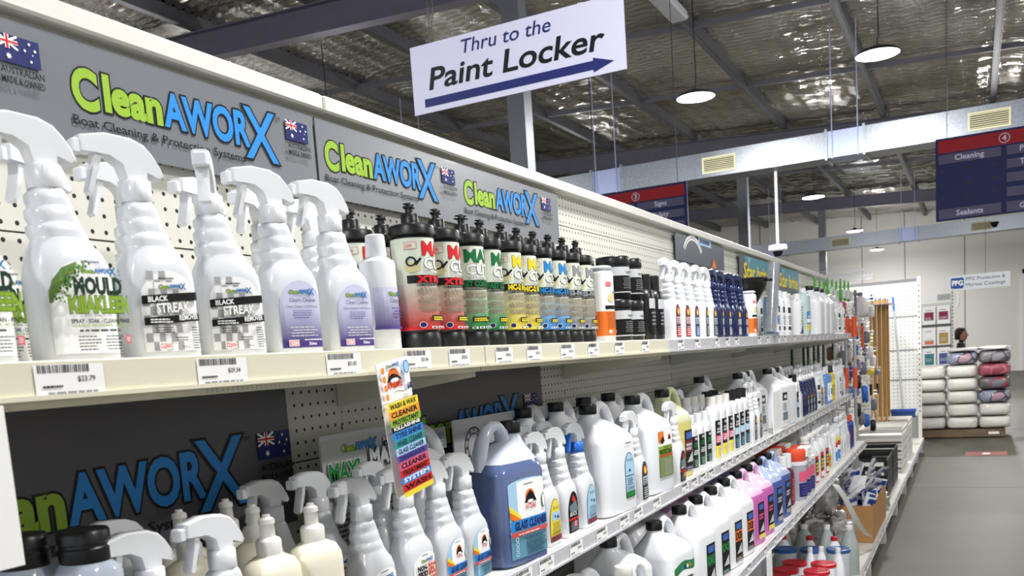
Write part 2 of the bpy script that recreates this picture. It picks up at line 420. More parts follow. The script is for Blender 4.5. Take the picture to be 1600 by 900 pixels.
LN = ['white round lamp above the camera', 'white round lamp behind the camera', 'white round lamp over the right hand side near the camera', 'white round lamp over the right hand side beyond the near beam', 'white round lamp over the left hand hall near the camera', 'white round lamp far left beyond the top rail', 'white round lamp far right past the blue sign', 'white round lamp far left past the near duct', 'white round lamp hidden behind aisle sign 4', 'white round lamp in the right far corner', 'white round lamp far left of the camera, level with it', 'white round lamp at the far left by the hall wall']
for x, y in ((1.3, 2.2), (1.3, -4), (5, 2.2), (5, 11), (-4.9, 2.2), (-7, 11), (5, 20.7), (-7, 20.7), (1.6, 20.7), (1.6, 30.5), (-8.4, 2.2), (-10.6, 11)):  # last two are added out of view to brighten the roof at left
    highbay(x, y, 4.62, LN.pop(0))
bt = empty('batten_lamp', (-1.95, 9.95, 5.62), label='long unlit fluorescent batten with grey diffuser fixed under a roof purlin', cat='lamp')
MB().box(-.09, 0, 0, .09, 1.5, .05, bev=.01).build('housing', mat('batten_white', 'b8b8c0', .5), bt)
MB().box(-.11, .02, -.07, .11, 1.48, -.001, bev=.02).build('diffuser', mat('batten_diffuser', 'b4b4bc', .3), bt)
MB().tube([(.05, .7, .05), (.05, .7, .3)], .006, 5).tube([(.05, 1.3, .05), (.05, 1.3, .3)], .006, 5).build('fixing_rod', ik, bt)
# ------------------------------------------------------------------ hanging signs
sgw = mat('sign_white', 'c9c9de', .35); navyS = mat('sign_navy', '1a2052', .4, spec=.12); redS = mat('sign_red', '98141f', .4, spec=.12)
wire = mat('wire_steel', '3a3a40', .4, .5)
s = empty('hanging_sign', (-1.497, 4.4, 2.98), label='white hanging sign with an arrow, reading Thru to the Paint Locker', cat='sign')
SW, SH = 1.215, .352
MB().box(0, 0, 0, SW, .006, SH).build('sign_board', sgw, s)
D = Deco()
D.t('Thru to the', .25*SW, .735*SH, .195*SH, inv, w=.43*SW, bold=.008, shear=.2, res=4)
D.t('Paint Locker', .085*SW, .33*SH, .31*SH, ik, w=.82*SW, bold=.018, shear=.2, res=4)
D.poly([[(.058*SW, .085*SH), (.86*SW, .085*SH), (.86*SW, .045*SH), (.95*SW, .145*SH), (.86*SW, .245*SH), (.86*SW, .205*SH), (.058*SW, .205*SH)]], inv)
D.build('lettering', on_my(-.0005), s)
for x in (.13, 1.08): MB().tube([(x, .003, SH-.01), (x+.03, .003, SH+.16), (x, .003, 3.2)], .0016, 5).tube([(x-.0, .003, SH-.01), (x-.008, .003, SH+.6)], .0016, 5).build('hanging_wire', wire, s)
MB().tube([(-.02, .0, SH+.02), (-.02, 0, SH)], .001, 4)
lett = mat('sign_letter', 'c9c6dc', .5); barm = mat('sign_bar', '55526c', .45, spec=.15)
def aisle(x0, y, z0, num, left, right, label):
    s = empty('aisle_sign', (x0, y, z0), label=label, cat='sign'); w, h = 1.16, .77
    MB().box(0, 0, 0, w, .03, h).build('sign_board', navyS, s)
    D = Deco(); D.r(.02*w, .82*h, .98*w, .975*h, redS)
    D.ring(.5*w, .895*h, .046, .046, .006, lett); D.t(num, .5*w, .866*h, .05, lett, al='c', bold=.03)
    D.build('number_band', on_my(-.001), s)
    for cx, rows in ((.022, left), (.517, right)):
        for v0, v1, tx in rows:
            q = MB().box(cx*w, -.006, v0*h, (cx+.455)*w, 0, v1*h).build('name_bar', barm, s)
            if tx:
                al = 'c' if len(tx) > 1 else 'l'; D = Deco(); D.t(tx, (cx+(.2275 if al == 'c' else .09))*w, (v0+.03)*h, .05, lett, al=al, bold=.02)
                D.build('lettering', on_my(-.0065), q)
    if num == '4':
        D = Deco()
        for a in (.05, .24, .43):
            for b in (.605, .437, .276): D.e(a*w, b*h, .015, .015, ik, 10)
        tag(D.build('screw_holes', on_my(-.001), s), kind='stuff')
    for x in (.1, w-.1): MB().tube([(x, .015, h), (x, .015, rz(x0)-z0+.1)], .004, 5).build('hanging_wire', wire, s)
aisle(.88, 10, 2.67, '4', [(.69, .80, 'Cleaning'), (.02, .14, 'Sealants')], [(.69, .80, 'P'), (.535, .64, 'T'), (.37, .48, ''), (.2, .31, ''), (.02, .14, 'G')], 'navy and red aisle sign number 4 listing Cleaning and Sealants')
aisle(-2.72, 10, 2.65, '3', [(.69, .80, ''), (.535, .64, '')], [(.69, .80, 'Signs'), (.535, .64, 'Safety'), (.37, .48, '')], 'navy and red aisle sign number 3, half hidden behind the shelf top rail')
s = empty('hanging_sign', (.813, 18, 2.30), label='small white hanging sign with blue oval logo at the far end', cat='sign')
MB().box(0, 0, 0, .945, .006, .255).build('sign_board', mat('sign_white_small', 'e6eaf0', .4), s)
D = Deco(); pb = I('logo_blue', '1d4f9c')
D.poly([[(.035, .05), (.045, .03), (.22, .03), (.235, .05), (.24, .19), (.225, .215), (.05, .215), (.035, .19)]], pb)
D.t('PPG', .138, .085, .085, iw, w=.17, al='c', bold=.05); D.build('logo', on_my(-.0005), s); D = Deco()
D.t('PPG Protective &', .27, .155, .06, idg, w=.6); D.t('Marine Coatings', .27, .055, .06, idg, w=.6)
D.build('lettering', on_my(-.0005), s)
MB().tube([(.57, .003, .25), (.57, .003, rz(1.4)-2.3+.1)], .004, 5).build('hanging_wire', wire, s)
# dome camera and other poles
s = empty('security_camera', (-1.39, 14.25, 2.99), label='white dome security camera on a long pole below the near duct', cat='camera')
MB().tube([(0, 0, .08), (0, 0, 1.158)], .022, 8).build('pole', mat('pole_white', 'e8e8ee', .4), s)
MB().lathe([(.02, .08), (.13, .07), (.14, .0), (.12, -.02)][::-1], 20).build('mount', mat('pole_white', 'e8e8ee'), s, 40)
MB().lathe([(.075, -.02), (.07, -.06), (.045, -.09), (.01, -.1)][::-1], 16).build('lens_dome', mat('dome_black', '0c0c10', .1), s, 60)
s = empty('security_camera', (1.7, 27.9, 4.33), label='black dome camera fixed on the far duct beside a vent', cat='camera')
MB().lathe([(.02, .05), (.1, .04), (.1, 0)][::-1], 16).build('mount', ik, s, 40); MB().lathe([(.01, -.1), (.06, -.08), (.09, 0)], 16).build('lens_dome', mat('dome_black', '0c0c10', .1), s, 60)
# ================================================================== the gondola
B = [.36, 1.56, 2.765, 3.97, 5.17, 6.37, 7.57, 8.8]
ordn = ['first', 'second', 'third', 'fourth', 'fifth', 'sixth', 'seventh', 'eighth', 'ninth', 'tenth', 'eleventh', 'twelfth']
gf = empty('gondola_frame', (0, 0, 0), label='long cream perforated back wall of the shelving run with uprights and top rail', cat='shelving')
for i in range(len(B)-1):
    for z0, z1 in ((.22, .65), (.65, 1.05), (1.05, 1.45), (1.45, 1.85), (1.85, 2.05), (2.05, 2.155)):
        MB().box(-.012, B[i]+.004, z0+.0015, 0, B[i+1]-.004, z1-.0015).build('peg_panel', peg, gf)
    MB().box(-.04, B[i]+.002, 2.15, .03, B[i+1]-.002, 2.183, bev=.004).box(-.03, B[i]+.002, 2.12, -.01, B[i+1]-.002, 2.15).build('top_rail', shelf_m, gf)
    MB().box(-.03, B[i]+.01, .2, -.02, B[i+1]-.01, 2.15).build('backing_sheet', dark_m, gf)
for y in B + [10, 11.2, 12.4, 13.48]:
    MB().box(-.045, y-.015, 0, -.001, y+.015, 2.15 if y < 9 else 2.1).build('upright', shelf_m, gf)
    D = Deco(); D.poly([[(-.002, z), (.002, z), (.002, z+.014), (-.002, z+.014)] for z in [.3+.05*k for k in range(36)]], ik)
    tag(D.build('slots', on_x(-.0008, y), gf), kind='stuff')
for y0, y1 in ((8.8, 10), (10, 11.2), (11.2, 12.4), (12.4, 13.5)):
    for z0, z1 in ((.22, .7), (.7, 1.2), (1.2, 1.7), (1.7, 2.1)): MB().box(-.012, y0+.004, z0+.0015, 0, y1-.004, z1-.0015).build('peg_panel', peg, gf)
er = empty('perforated_display_panel', (0, 13.52, 0), label='tall white perforated panel standing across the end of the shelving', cat='shelving')
MB().box(-.6, .0, .0, .53, .05, .49).build('end_base', mat('base_grey', '8e8e8c', .5), er)
for z0, z1 in ((.5, 1.0), (1.0, 1.4), (1.4, 1.85), (1.85, 2.3)):
    MB().box(-.6, 0, z0+.006, .53, .02, z1-.006).build('peg_panel', peg_b, er)
    MB().box(-.6, -.004, z0-.012, .53, .02, z0+.005).build('panel_seam', mat('seam_grey', '8a8c90', .5), er)
MB().box(.53, -.02, .2, .575, .04, 2.36).build('upright', shelf_m, er)
D = Deco(); D.poly([[(.546, z), (.558, z), (.558, z+.025), (.546, z+.025)] for z in [.55+.07*k for k in range(25)]], ik); tag(D.build('slots', on_my(-.0205), er), kind='stuff')
MB().box(-.6, .0, 2.3, .53, .03, 2.34).build('top_rail', mat('rail_grey', '77777a'), er)
# price tickets
def ticket_mesh(price, code, w=.085, h=.031, seed=1, fine=True):
    D = Deco(); D.r(0, 0, w, h, card_m); R = random.Random(seed); u = .004; P = []
    while u < w*.78:
        q = R.uniform(.0006, .0018); P.append([(u, h*.74), (u+q, h*.74), (u+q, h*.99), (u, h*.99)]); u += q+R.uniform(.0006, .0016)
    D.poly(P, itx)
    if fine: D.t(price, w*.6, h*.45, h*.17, itx, al='l', bold=.01)
    else: D.r(w*.6, h*.42, w*.85, h*.6, igy)
    D.g(.006, h*.28, w*.4, h*.4, 1, itx, seed, .6); D.g(.006, h*.06, w*.95, h*.2, 1, igy, seed+1, .6)
    return D
def shelf(xf, zt, y0, y1, label, group, tickets, cream=False, kick=False):
    s = empty('metal_shelf', (0, y0, zt), label=label, cat='shelf', group=group); L = y1-y0
    m = shelf_c if cream else shelf_m
    MB().box(.004, .003, -.045, xf-.012, L-.003, 0).build('deck', m, s)
    c = MB().box(xf-.012, .0015, -.034, xf, L-.0015, .004, bev=.0015).box(xf, .0015, -.036, xf+.004, L-.0015, -.031).build('price_channel', shelf_c if cream else chan, s)
    D = Deco(); D.poly([[(a, -.043), (a+.003, -.043), (a+.003, -.038), (a, -.038)] for a in [L*.4+.009*k for k in range(22)]], ilg)
    tag(D.build('slot_row', on_x(xf-.0118), s), kind='stuff')
    if kick:
        MB().box(.02, .01, -zt+.0, xf-.1, L-.01, -.046).build('kick_plate', mat('kick_grey', 'a8a8a4', .5), s)
        for yy in (.03, L-.06): MB().box(xf-.1, yy, -zt, xf-.02, yy+.03, -.046).build('foot', shelf_m, s)
    else:
        for yy in (.006, L-.009):
            MB().add([(x, yy+q, z) for q in (0, .003) for x, z in ((.002, -.045), (xf-.03, -.045), (xf-.03, -.055), (.09, -.085), (.002, -.10))],
                     [(0, 1, 2, 3, 4), (9, 8, 7, 6, 5)]+[(i, (i+1) % 5, (i+1) % 5+5, i+5) for i in range(5)]).build('bracket', m, s)
    for k, (ty, w, pr) in enumerate(tickets):
        D = ticket_mesh(pr, '', w, .033, int(ty*1000), ty < 2.6); D.build('price_ticket', on_x(xf+.0005, ty-y0, -.0335), s)
    return s
T1 = [(.599, .083, '$23.79'), (.817, .086, '$29.34'), (1.068, .085, '$21.82'), (1.278, .081, '$21.36'), (1.42, .077, '$78.62'), (1.601, .076, '$78.62'), (1.744, .074, '$75.51'), (1.923, .083, '$71.47'), (2.091, .073, '$69.12'), (2.28, .075, '$62.50')]
y = 2.5
while y < 7.4: T1.append((y, .07, '$39.90')); y += rnd.choice((.16, .2, .27))
T2 = []; y = 1.62
while y < 7.4: T2.append((y, .08, '$34.50')); y += rnd.choice((.115, .13, .17))
T3 = []; y = 2.9
while y < 7.4: T3.append((y, .08, '$34.50')); y += rnd.choice((.15, .2, .3))
for i in range(6):
    y0, y1 = B[i], B[i+1]
    wh = ordn[i]+' section from the camera end'
    shelf(.36, 1.65, y0, y1, 'cream upper shelf, '+wh, 'upper shelves', [t for t in T1 if y0 < t[0] < y1-.07], cream=i < 2)
    shelf(.36, 1.185, y0, y1, 'white middle shelf, '+wh, 'middle shelves', [t for t in T2 if y0 < t[0] < y1-.07])
    shelf(.456, .81, y0, y1, 'white lower shelf, '+wh, 'lower shelves', [t for t in T3 if y0 < t[0] < y1-.07])
BB = B[:8] + [10, 11.2, 12.4, 13.5]
for i in range(len(BB)-1):
    T = []; y = BB[i]+.1
    while y < BB[i+1]-.1: T.append((y, .08, '$9.95')); y += rnd.choice((.2, .3, .35))
    shelf(.6, .2, BB[i], BB[i+1], 'deep base deck near the floor, '+ordn[i]+' section from the camera end', 'base decks', T if i > 3 else [], kick=True)
o = MB().box(.366, .42, 1.455, .37, .556, 1.612).build('hanging_card', card_m); tag(o, 'plain white card hanging under the upper shelf at the left edge', 'card')
# ================================================================== printed boards on the shelving
def flag(D, u, v, w, h):
    D.r(u, v, u+w, v+h, inv)
    a, b, c, d = u, v+h/2, u+w/2, v+h; t = h*.05; cw = w/2; ch = h/2
    D.poly([[(a, b), (a+t*1.6, b), (c, d-t), (c, d), (c-t*1.6, d), (a, b+t)], [(c-t*1.6, b), (c, b), (c, b+t), (a+t*1.6, d), (a, d), (a, d-t)]], iw)
    D.r(a, b+ch*.36, c, b+ch*.64, iw); D.r(a+cw*.4, b, a+cw*.6, d, iw)
    D.r(a, b+ch*.43, c, b+ch*.57, ir); D.r(a+cw*.45, b, a+cw*.55, d, ir)
    def star(x, y, r, n=7): D.poly([[(x+(r if i % 2 == 0 else r*.45)*sin(pi*i/n), y+(r if i % 2 == 0 else r*.45)*cos(pi*i/n)) for i in range(2*n)]], iw)
    star(u+w*.25, v+h*.22, h*.13)
    for x, y, r in ((.75, .83, .07), (.63, .56, .07), (.87, .62, .07), (.75, .2, .07), (.8, .45, .04)): star(u+w*x, v+h*y, h*r)
def logo(D, u, v, s, sub=True, fl=True, res=4, fu=.475):
    """u, v: left end of the lettering and its base line; s: total width"""
    D.t('C', u, v-.010*s, .125*s, ig, w=.105*s, bold=.045, out=ik, ow=.035, res=res)
    D.t('lean', u+.125*s, v, .115*s, ig, w=.255*s, bold=.045, out=ik, ow=.04, res=res)
    D.t('AWOR', u+.385*s, v, .118*s, ib, w=.455*s, bold=.035, out=ik, ow=.04, res=res, grow=.12)
    D.t('X', u+.805*s, v-.045*s, .205*s, ib, w=.20*s, bold=.01, out=ik, ow=.028, res=res)
    if sub: D.t('Boat Cleaning & Protection Systems', u-.012*s, v-.07*s, .030*s, ik, w=.81*s, bold=.008, res=2); D.t('TM', u+1.0*s, v+.135*s, .017*s, ik, res=1)
    if fl:
        f = u+1.065*s; flag(D, f, v+.07*s, .148*s, .084*s)
        D.t('AUSTRALIAN', f, v+.035*s, .021*s, ik, w=.15*s, bold=.02, res=1); D.t('MADE & OWNED', f, v+.005*s, .021*s, ik, w=.15*s, bold=.02, res=1)
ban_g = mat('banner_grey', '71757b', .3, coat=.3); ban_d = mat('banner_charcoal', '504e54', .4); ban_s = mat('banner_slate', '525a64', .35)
def board(name, x, y, z, w, h, m, label, cat, t=.004, draw=None, rx=0, ry=0):
    o = empty(name, (x, y, z), label=label, cat=cat); MB().box(-t, 0, 0, 0, w, h).build('board', m, o)
    for f in (draw if isinstance(draw, list) else [draw] if draw else []): D = Deco(); f(D); D.build('print', on_x(.0001), o)
    o.rotation_euler = (rx, ry, 0); return o
board('banner', .02, .37, 1.981, 1.158, .155, ban_g, 'grey banner at the left under the top rail, first big green and blue logo', 'banner',
      draw=[lambda D: logo(D, .965-.37, 2.045-1.981, .446), lambda D: logo(D, .375-.37, 2.045-1.981, .446)])
board('banner', .02, 1.536, 1.981, 1.215, .155, ban_g, 'grey banner with two green and blue logos, above the black round bottles', 'banner',
      draw=[lambda D: logo(D, 1.559-1.536, 2.045-1.981, .438), lambda D: logo(D, 2.138-1.536, 2.045-1.981, .454)])
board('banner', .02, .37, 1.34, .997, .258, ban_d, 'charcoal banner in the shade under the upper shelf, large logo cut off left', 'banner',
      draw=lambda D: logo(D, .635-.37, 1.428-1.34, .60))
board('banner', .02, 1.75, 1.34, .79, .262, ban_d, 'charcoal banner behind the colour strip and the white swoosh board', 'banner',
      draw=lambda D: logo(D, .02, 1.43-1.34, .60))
def sea(D):
    for r, w in ((.12, .006), (.105, .003)):
        P = [(.28+r*1.5*cos(a), .01+r*sin(a)) for a in [pi*(.15+.7*i/12) for i in range(13)]]; Q = [(.28+(r-w)*1.5*cos(a), .004+(r-w)*sin(a)) for a in [pi*(.15+.7*i/12) for i in range(13)]]
        D.poly([[P[i], P[i+1], Q[i+1], Q[i]] for i in range(12)], iw)
    D.r(.38, .095, .62, .14, isk); D.g(.4, .105, .6, .13, 1, inv, 4, .8)
    D.poly([[(.62, .0), (.66, .05), (.7, .02), (.72, 0)]], io)
board('banner', .02, 4.06, 2.02, .89, .12, ban_s, 'slate banner with white arcs and a small pale blue tag', 'banner', draw=sea)
def star_b(D):
    D.poly([[(.1, .17), (.3, .05), (.85, .02), (.88, .17)]], I('sea_blue', '4f93a8'))
    D.t('Star brite', .08, .04, .09, iy, w=.74, bold=.03, shear=.2, out=ik, ow=.02); D.t('Y', .22, .12, .045, iw, w=.05)
board('banner', .02, 5.32, 1.965, .88, .17, ban_s, 'slate banner with yellow script and sea picture, nearer of the two', 'banner', draw=star_b)
board('banner', .02, 6.42, 1.965, .86, .17, ban_s, 'slate banner with yellow script and sea picture, farther of the two', 'banner', draw=star_b)
def maxi(D):
    D.r(0, 0, .27, .24, I('poster_grey', 'aeb0b0')); logo(D, .06, .213, .12, False, False, 1); flag(D, .2, .21, .035, .02)
    D.t('MAXI', .012, .16, .034, igr, w=.1, bold=.05, out=iw, ow=.02); D.t('CUT', .018, .115, .034, ilg, w=.095, bold=.05, out=idg, ow=.02)
    D.t('MAXI', .145, .175, .034, ilg, w=.11, bold=.05, out=idg, ow=.02); D.t('WAX', .145, .128, .034, ibr, w=.11, bold=.05, out=iw, ow=.02)
    D.r(.125, .09, .27, .108, ik); D.t('REPELLENT', .13, .095, .009, iy, w=.13)
    D.r(.16, .0, .2, .088, I('poster_ochre', 'c8a25a')); D.r(.205, .02, .225, .08, ik); D.e(.215, .08, .006, .01, ik); D.g(.01, .02, .12, .1, 8, idg, 3)
board('poster', .11, 1.345, 1.255, .27, .25, mat('poster_card', 'b4b6b6', .4), 'grey cut and wax product poster standing behind the white spray bottles', 'poster', draw=maxi)
def swoosh(D):
    D.ring(.1, .055, .05, .05, .004, idg); D.ring(.1, .055, .035, .035, .003, idg)
    for k in range(12): D.r(.1+.042*cos(k*pi/6)-.003, .055+.042*sin(k*pi/6)-.003, .1+.042*cos(k*pi/6)+.003, .055+.042*sin(k*pi/6)+.003, idg)
    def band(x0, x1, f, g, m): D.poly([[(x0+(x1-x0)*i/14, f(i/14)), (x0+(x1-x0)*(i+1)/14, f((i+1)/14)), (x0+(x1-x0)*(i+1)/14, g((i+1)/14)), (x0+(x1-x0)*i/14, g(i/14))] for i in range(14)], m)
    band(.24, .42, lambda t: .02+.04*t, lambda t: .02+.1*sin(pi*t*.75), inv); band(.27, .45, lambda t: .0+.03*t, lambda t: .0+.095*sin(pi*t*.8), ib)
    band(.36, .62, lambda t: .01+.03*t, lambda t: .01+.1*t**.55, inv); D.poly([[(.45, .0), (.5, .035), (.6, .05), (.62, .0)]], idg)
board('display_board', .085, 1.879, 1.36, .735, .128, mat('display_white', 'c8c8ce', .4), 'white board with blue and navy swoosh behind the blue jug', 'board', draw=swoosh, rx=-.005)
o = board('display_card', .10, 1.70, 1.43, .12, .05, mat('card_clear_grey', '8c8c92', .3), 'small grey card behind the colour strip reading clean protect', 'card',
      draw=lambda D: (D.t('CLEAN-PROTECT', .01, .03, .008, idg, w=.1), D.t('CLEAN PROTECT', .01, .012, .01, iw, w=.1)))
def strip(D):
    w, h = .09, .217; c = I('card_orange', 'f0a030')
    D.r(0, .705*h, w, h, iw); D.e(.043, .87*h, .017, .016, io); D.poly([[(.022, .85*h), (.03, .89*h), (.04, .905*h), (.052, .89*h), (.066, .85*h)]], ik); D.e(.044, .852*h, .012, .004, iw)
    D.t('RV CARE', .043, .80*h, .010, ir, w=.042, al='c', bold=.02); logo(D, .025, .955*h, .035, False, False, 1)
    D.poly([[(.03, .765*h), (.045, .775*h), (.06, .76*h), (.075, .77*h), (.06, .755*h), (.045, .77*h)]], ik)
    for k, z in enumerate((.945, .88, .815, .75)): D.e(.011, z*h, .0045, .0055, io, 12); D.e(.011, z*h, .0035, .0045, c, 12)
    D.e(.075, .93*h, .009, .011, ib); D.e(.075, .93*h, .007, .009, isk); flag(D, .07, .765*h, .015, .01)
    rows = [(.645, .705, iy, 'WASH & WAX', ik), (.585, .645, c, 'CLEANER', ik), (.53, .585, ig, 'PROTECTANT', ik), (.49, .53, ik, 'KILLASHINE', iw), (.43, .49, ib, 'TYRE SHINE', inv), (.37, .43, I('strip_teal', '2f9a8c'), 'WHEEL CLEANER', inv),
            (.315, .37, isk, 'GLASS CLEANER', inv), (.265, .315, ipu, 'DEGREASER', inv), (.205, .265, ipk, 'CLEANER', ik), (.15, .205, ir, 'TREATMENT', ik), (.1, .15, ib, 'SYSTEM', iw), (.04, .1, ir, 'WASH', ik), (0, .04, iy, '', ik)]
    for a, b, m, tx, tm in rows:
        D.r(0, a*h, w, b*h, m)
        if tx: D.t(tx, w/2, (a+.012)*h, (b-a)*h*.62, tm, w=w*.86, al='c', bold=.03)
o = board('hanging_strip', .376, 1.169, 1.418, .09, .217, card_m, 'long colour banded product strip hanging from the upper shelf, reading wash and wax', 'sign', t=.0008, draw=strip, rx=.13)
o.location = (.376, 1.197, 1.414)
# ================================================================== containers
def spray_secs(k=1.):
    L = [(0, -.043, .043, .028), (.004, -.0455, .0455, .0295), (.1, -.046, .046, .030), (.115, -.044, .044, .0295), (.128, -.041, .038, .028), (.138, -.0365, .031, .026), (.145, -.0337, .0275, .0238), (.1475, -.0333, .0262, .0233), (.153, -.037, .0235, .0238), (.160, -.037, .021, .0228), (.1625, -.0333, .020, .0218),
         (.165, -.033, .019, .0214), (.170, -.0362, .0168, .0215), (.179, -.0362, .0145, .0208), (.1815, -.033, .0135, .0200), (.184, -.0325, .0125, .0197), (.189, -.0348, .0105, .0198), (.197, -.0345, .008, .0193), (.202, -.028, .005, .017), (.205, -.026, .0025, .0145)]
    return [(z, (r-l)/2, b, (l+r)/2, 0, 3.8 if z < .13 else 3.0) for z, l, r, b in L]
SP = spray_secs()
HEAD = [(-.066, .050), (-.067, .031), (-.05, .030), (-.036, .029), (-.02, .018), (-.014, .0), (.014, .0), (.016, .010), (.032, .004), (.037, .008), (.033, .020), (.024, .035), (.014, .046), (-.002, .053), (-.035, .056)]
def spray(name, body=None, head=None, collar=None, label=None, trig=None, desc_cat='bottle', low=False):
    r = empty(name, cat='bottle'); body = body or white_t; head = head or white_p; collar = collar or head; trig = trig or head
    MB().loft(SP, 20 if low else 32).build('bottle_body', body, r, 50)
    MB().lathe([(.0185, .203), (.0195, .205), (.0195, .229), (.017, .231)], 24 if low else 48, cy=-.012, ribs=1, rd=.05).build('collar', collar, r, 50)
    h = [(y-.012, z+.229) for y, z in HEAD]; MB().prism(h, -.011, .011).build('spray_head', head, r, 40)
    t = [(-.053, .262), (-.056, .245), (-.062, .228), (-.068, .212), (-.072, .208), (-.075, .212), (-.070, .23), (-.064, .248), (-.062, .262)]
    MB().prism(t, -.008, .008, soft=.0015).build('trigger', trig, r, 40)
    MB().box(-.009, -.088, .256, .009, -.077, .274, bev=.002).build('nozzle', head, r)
    if label: D = Deco(); label(D); D.V = [(u, .012+(v-.012)*1.07, l) for u, v, l in D.V]; D.build('label', on_loft(SP), r, du=.009, dv=.03)
    return r
def cwlogo(D, u, v, s): logo(D, u, v, s, False, False, 1)
def L_mould(D):
    D.arch(-.036, .012, .040, .112, iw, .4)
    D.poly([[(-.036, .066), (-.036, .078), (-.031, .091), (-.02, .104), (-.002, .111), (-.004, .1), (-.014, .096), (-.016, .088), (-.022, .086), (-.024, .078), (-.03, .076), (-.032, .068)]], mat('ink_moss', '5f7f38', .5, noise=.75, nscale=260))
    R = random.Random(4)
    for _ in range(110):
        a = R.random(); x = -.034+.03*a+R.uniform(0, .006); z = .068+.04*a**.6+R.uniform(-.006, .002); D.e(x, z, R.uniform(.0006, .002), R.uniform(.0006, .002), R.choice((igr, ig, I('moss_dark', '3c5424'))), 6)
    for _ in range(10): D.e(R.uniform(.02, .036), R.uniform(.085, .1), .001, .001, I('moss_dark', '3c5424'), 6)
    D.g(-.012, .106, .014, .109, 1, idg); cwlogo(D, -.014, .095, .04)
    D.t('MOULD', -.024, .0735, .0165, I('mould_green', '1c3a26'), w=.056, bold=.06); D.t('KillAKLEEN', -.031, .054, .0165, ig, w=.07, bold=.05, out=I('mould_green', '1c3a26'), ow=.03)
    D.t('RTU - Ready To Use', 0, .0495, .0025, idg, al='c'); D.t('SPRAY - SOAK - CLEAN - RINSE', -.031, .0425, .0042, ik, w=.068, bold=.03)
    D.t('NO BLEACH - NO CHLORINE - NO ODOUR', -.031, .0385, .003, ig, w=.068, bold=.02); D.g(-.03, .0335, .036, .0365, 1, idg, 2, .7)
    D.g(-.027, .014, -.001, .031, 5, idg, 5, .4); D.g(.004, .014, .026, .031, 5, idg, 6, .4); D.r(.028, .02, .036, .029, I('pale_red', 'e0777c')); D.g(.029, .022, .035, .028, 3, iw, 2)
def L_black(D):
    D.arch(-.036, .012, .040, .108, iw, .35)
    for i in range(6):
        for j in range(9):
            if (i+j) % 2 and not (j > 6 and i in (0, 5)) : D.poly([[(-.034+.008*i, .013+.0105*j), (-.026+.008*i, .013+.0105*j), (-.026+.008*i, .0235+.0105*j), (-.034+.008*i, .0235+.0105*j)]], I('check_grey', 'a6a6a8'), step=(i+j == 1))
    D.r(-.018, .086, .012, .094, iw); D.g(-.012, .098, .014, .101, 1, idg); cwlogo(D, -.013, .087, .036)
    D.poly([[(-.036, .068), (.04, .073), (.04, .083), (-.036, .078)]], ik); D.t('BLACK', -.029, .0705, .0062, iw, bold=.03, w=.026, rise=.06)
    D.t('STREAK', -.02, .0575, .011, iw, w=.046, bold=.03, out=idg, ow=.02, rise=.05)
    D.poly([[(-.036, .043), (.04, .048), (.04, .057), (-.036, .052)]], ik); D.t('REMOVER', .009, .0485, .0062, iw, w=.028, bold=.03, rise=.06); D.g(-.03, .046, .004, .052, 2, iw, 3)
    D.g(-.025, .034, .002, .042, 3, ik, 4); D.g(.024, .014, .037, .042, 9, idg, 5); D.g(.0, .024, .022, .03, 2, idg, 6)
    D.r(-.022, .014, -.006, .023, iw); D.t('CLEAN', -.021, .0155, .006, I('pale_red', 'e0777c'), w=.014, bold=.03); D.t('750ml', .008, .015, .003, ik)
def gradm(name, c0, c1, z0, z1):
    m = mat(name, c0, .4); nt = m.node_tree; tc = nt.nodes.new('ShaderNodeTexCoord'); sp = nt.nodes.new('ShaderNodeSeparateXYZ'); mr = nt.nodes.new('ShaderNodeMapRange'); mx = nt.nodes.new('ShaderNodeMix'); mx.data_type = 'RGBA'
    nt.links.new(tc.outputs['Object'], sp.inputs[0]); nt.links.new(sp.outputs[2], mr.inputs[0]); mr.inputs[1].default_value = z0; mr.inputs[2].default_value = z1
    nt.links.new(mr.outputs[0], mx.inputs[0]); mx.inputs[6].default_value = (*hx(c0), 1); mx.inputs[7].default_value = (*hx(c1), 1); nt.links.new(mx.outputs[2], nt.nodes['Principled BSDF'].inputs['Base Color']); return m
g_pur = gradm('print_purple_fade', '43307e', 'c9cbe6', .02, .075)
def L_clear(D):
    D.arch(-.034, .012, .040, .108, g_pur, .4); cwlogo(D, -.018, .089, .044)
    D.t('Clears Cleaner', -.019, .077, .0056, inv, w=.048); D.t('Clears Cleaner + UV Protect', -.026, .069, .0034, inv, w=.058)
    D.g(-.018, .054, .024, .067, 4, ipu, 2, .35); D.g(-.022, .028, .034, .044, 4, ilg, 3, .4); D.r(-.026, .014, -.009, .023, iw); D.r(-.025, .015, -.01, .022, I('pale_red', 'e0777c')); D.t('CLEAN', -.0235, .0163, .0045, iw, w=.012, bold=.03)
    D.t('750ml', .008, .015, .004, iw, bold=.02); D.g(0, .022, .036, .025, 1, iw, 4)
def L_nonskid(c1, c2, w2):
    def f(D):
        D.arch(-.036, .01, .040, .105, iw, .2); D.g(-.012, .1, .014, .1025, 1, ik); cwlogo(D, -.016, .089, .038); D.t('NON-', -.03, .075, .0085, c1, w=.03, bold=.06); D.t('SKID', -.03, .064, .0085, c1, w=.03, bold=.06)
        D.t('DECK', .002, .064, .019, c2, w=.035, bold=.05); D.t(w2, -.03, .044, .016, c2, w=.067, bold=.05); D.g(-.03, .038, .036, .042, 1, ik, 3, .8); D.g(-.03, .014, .036, .034, 6, idg, 4)
    return f
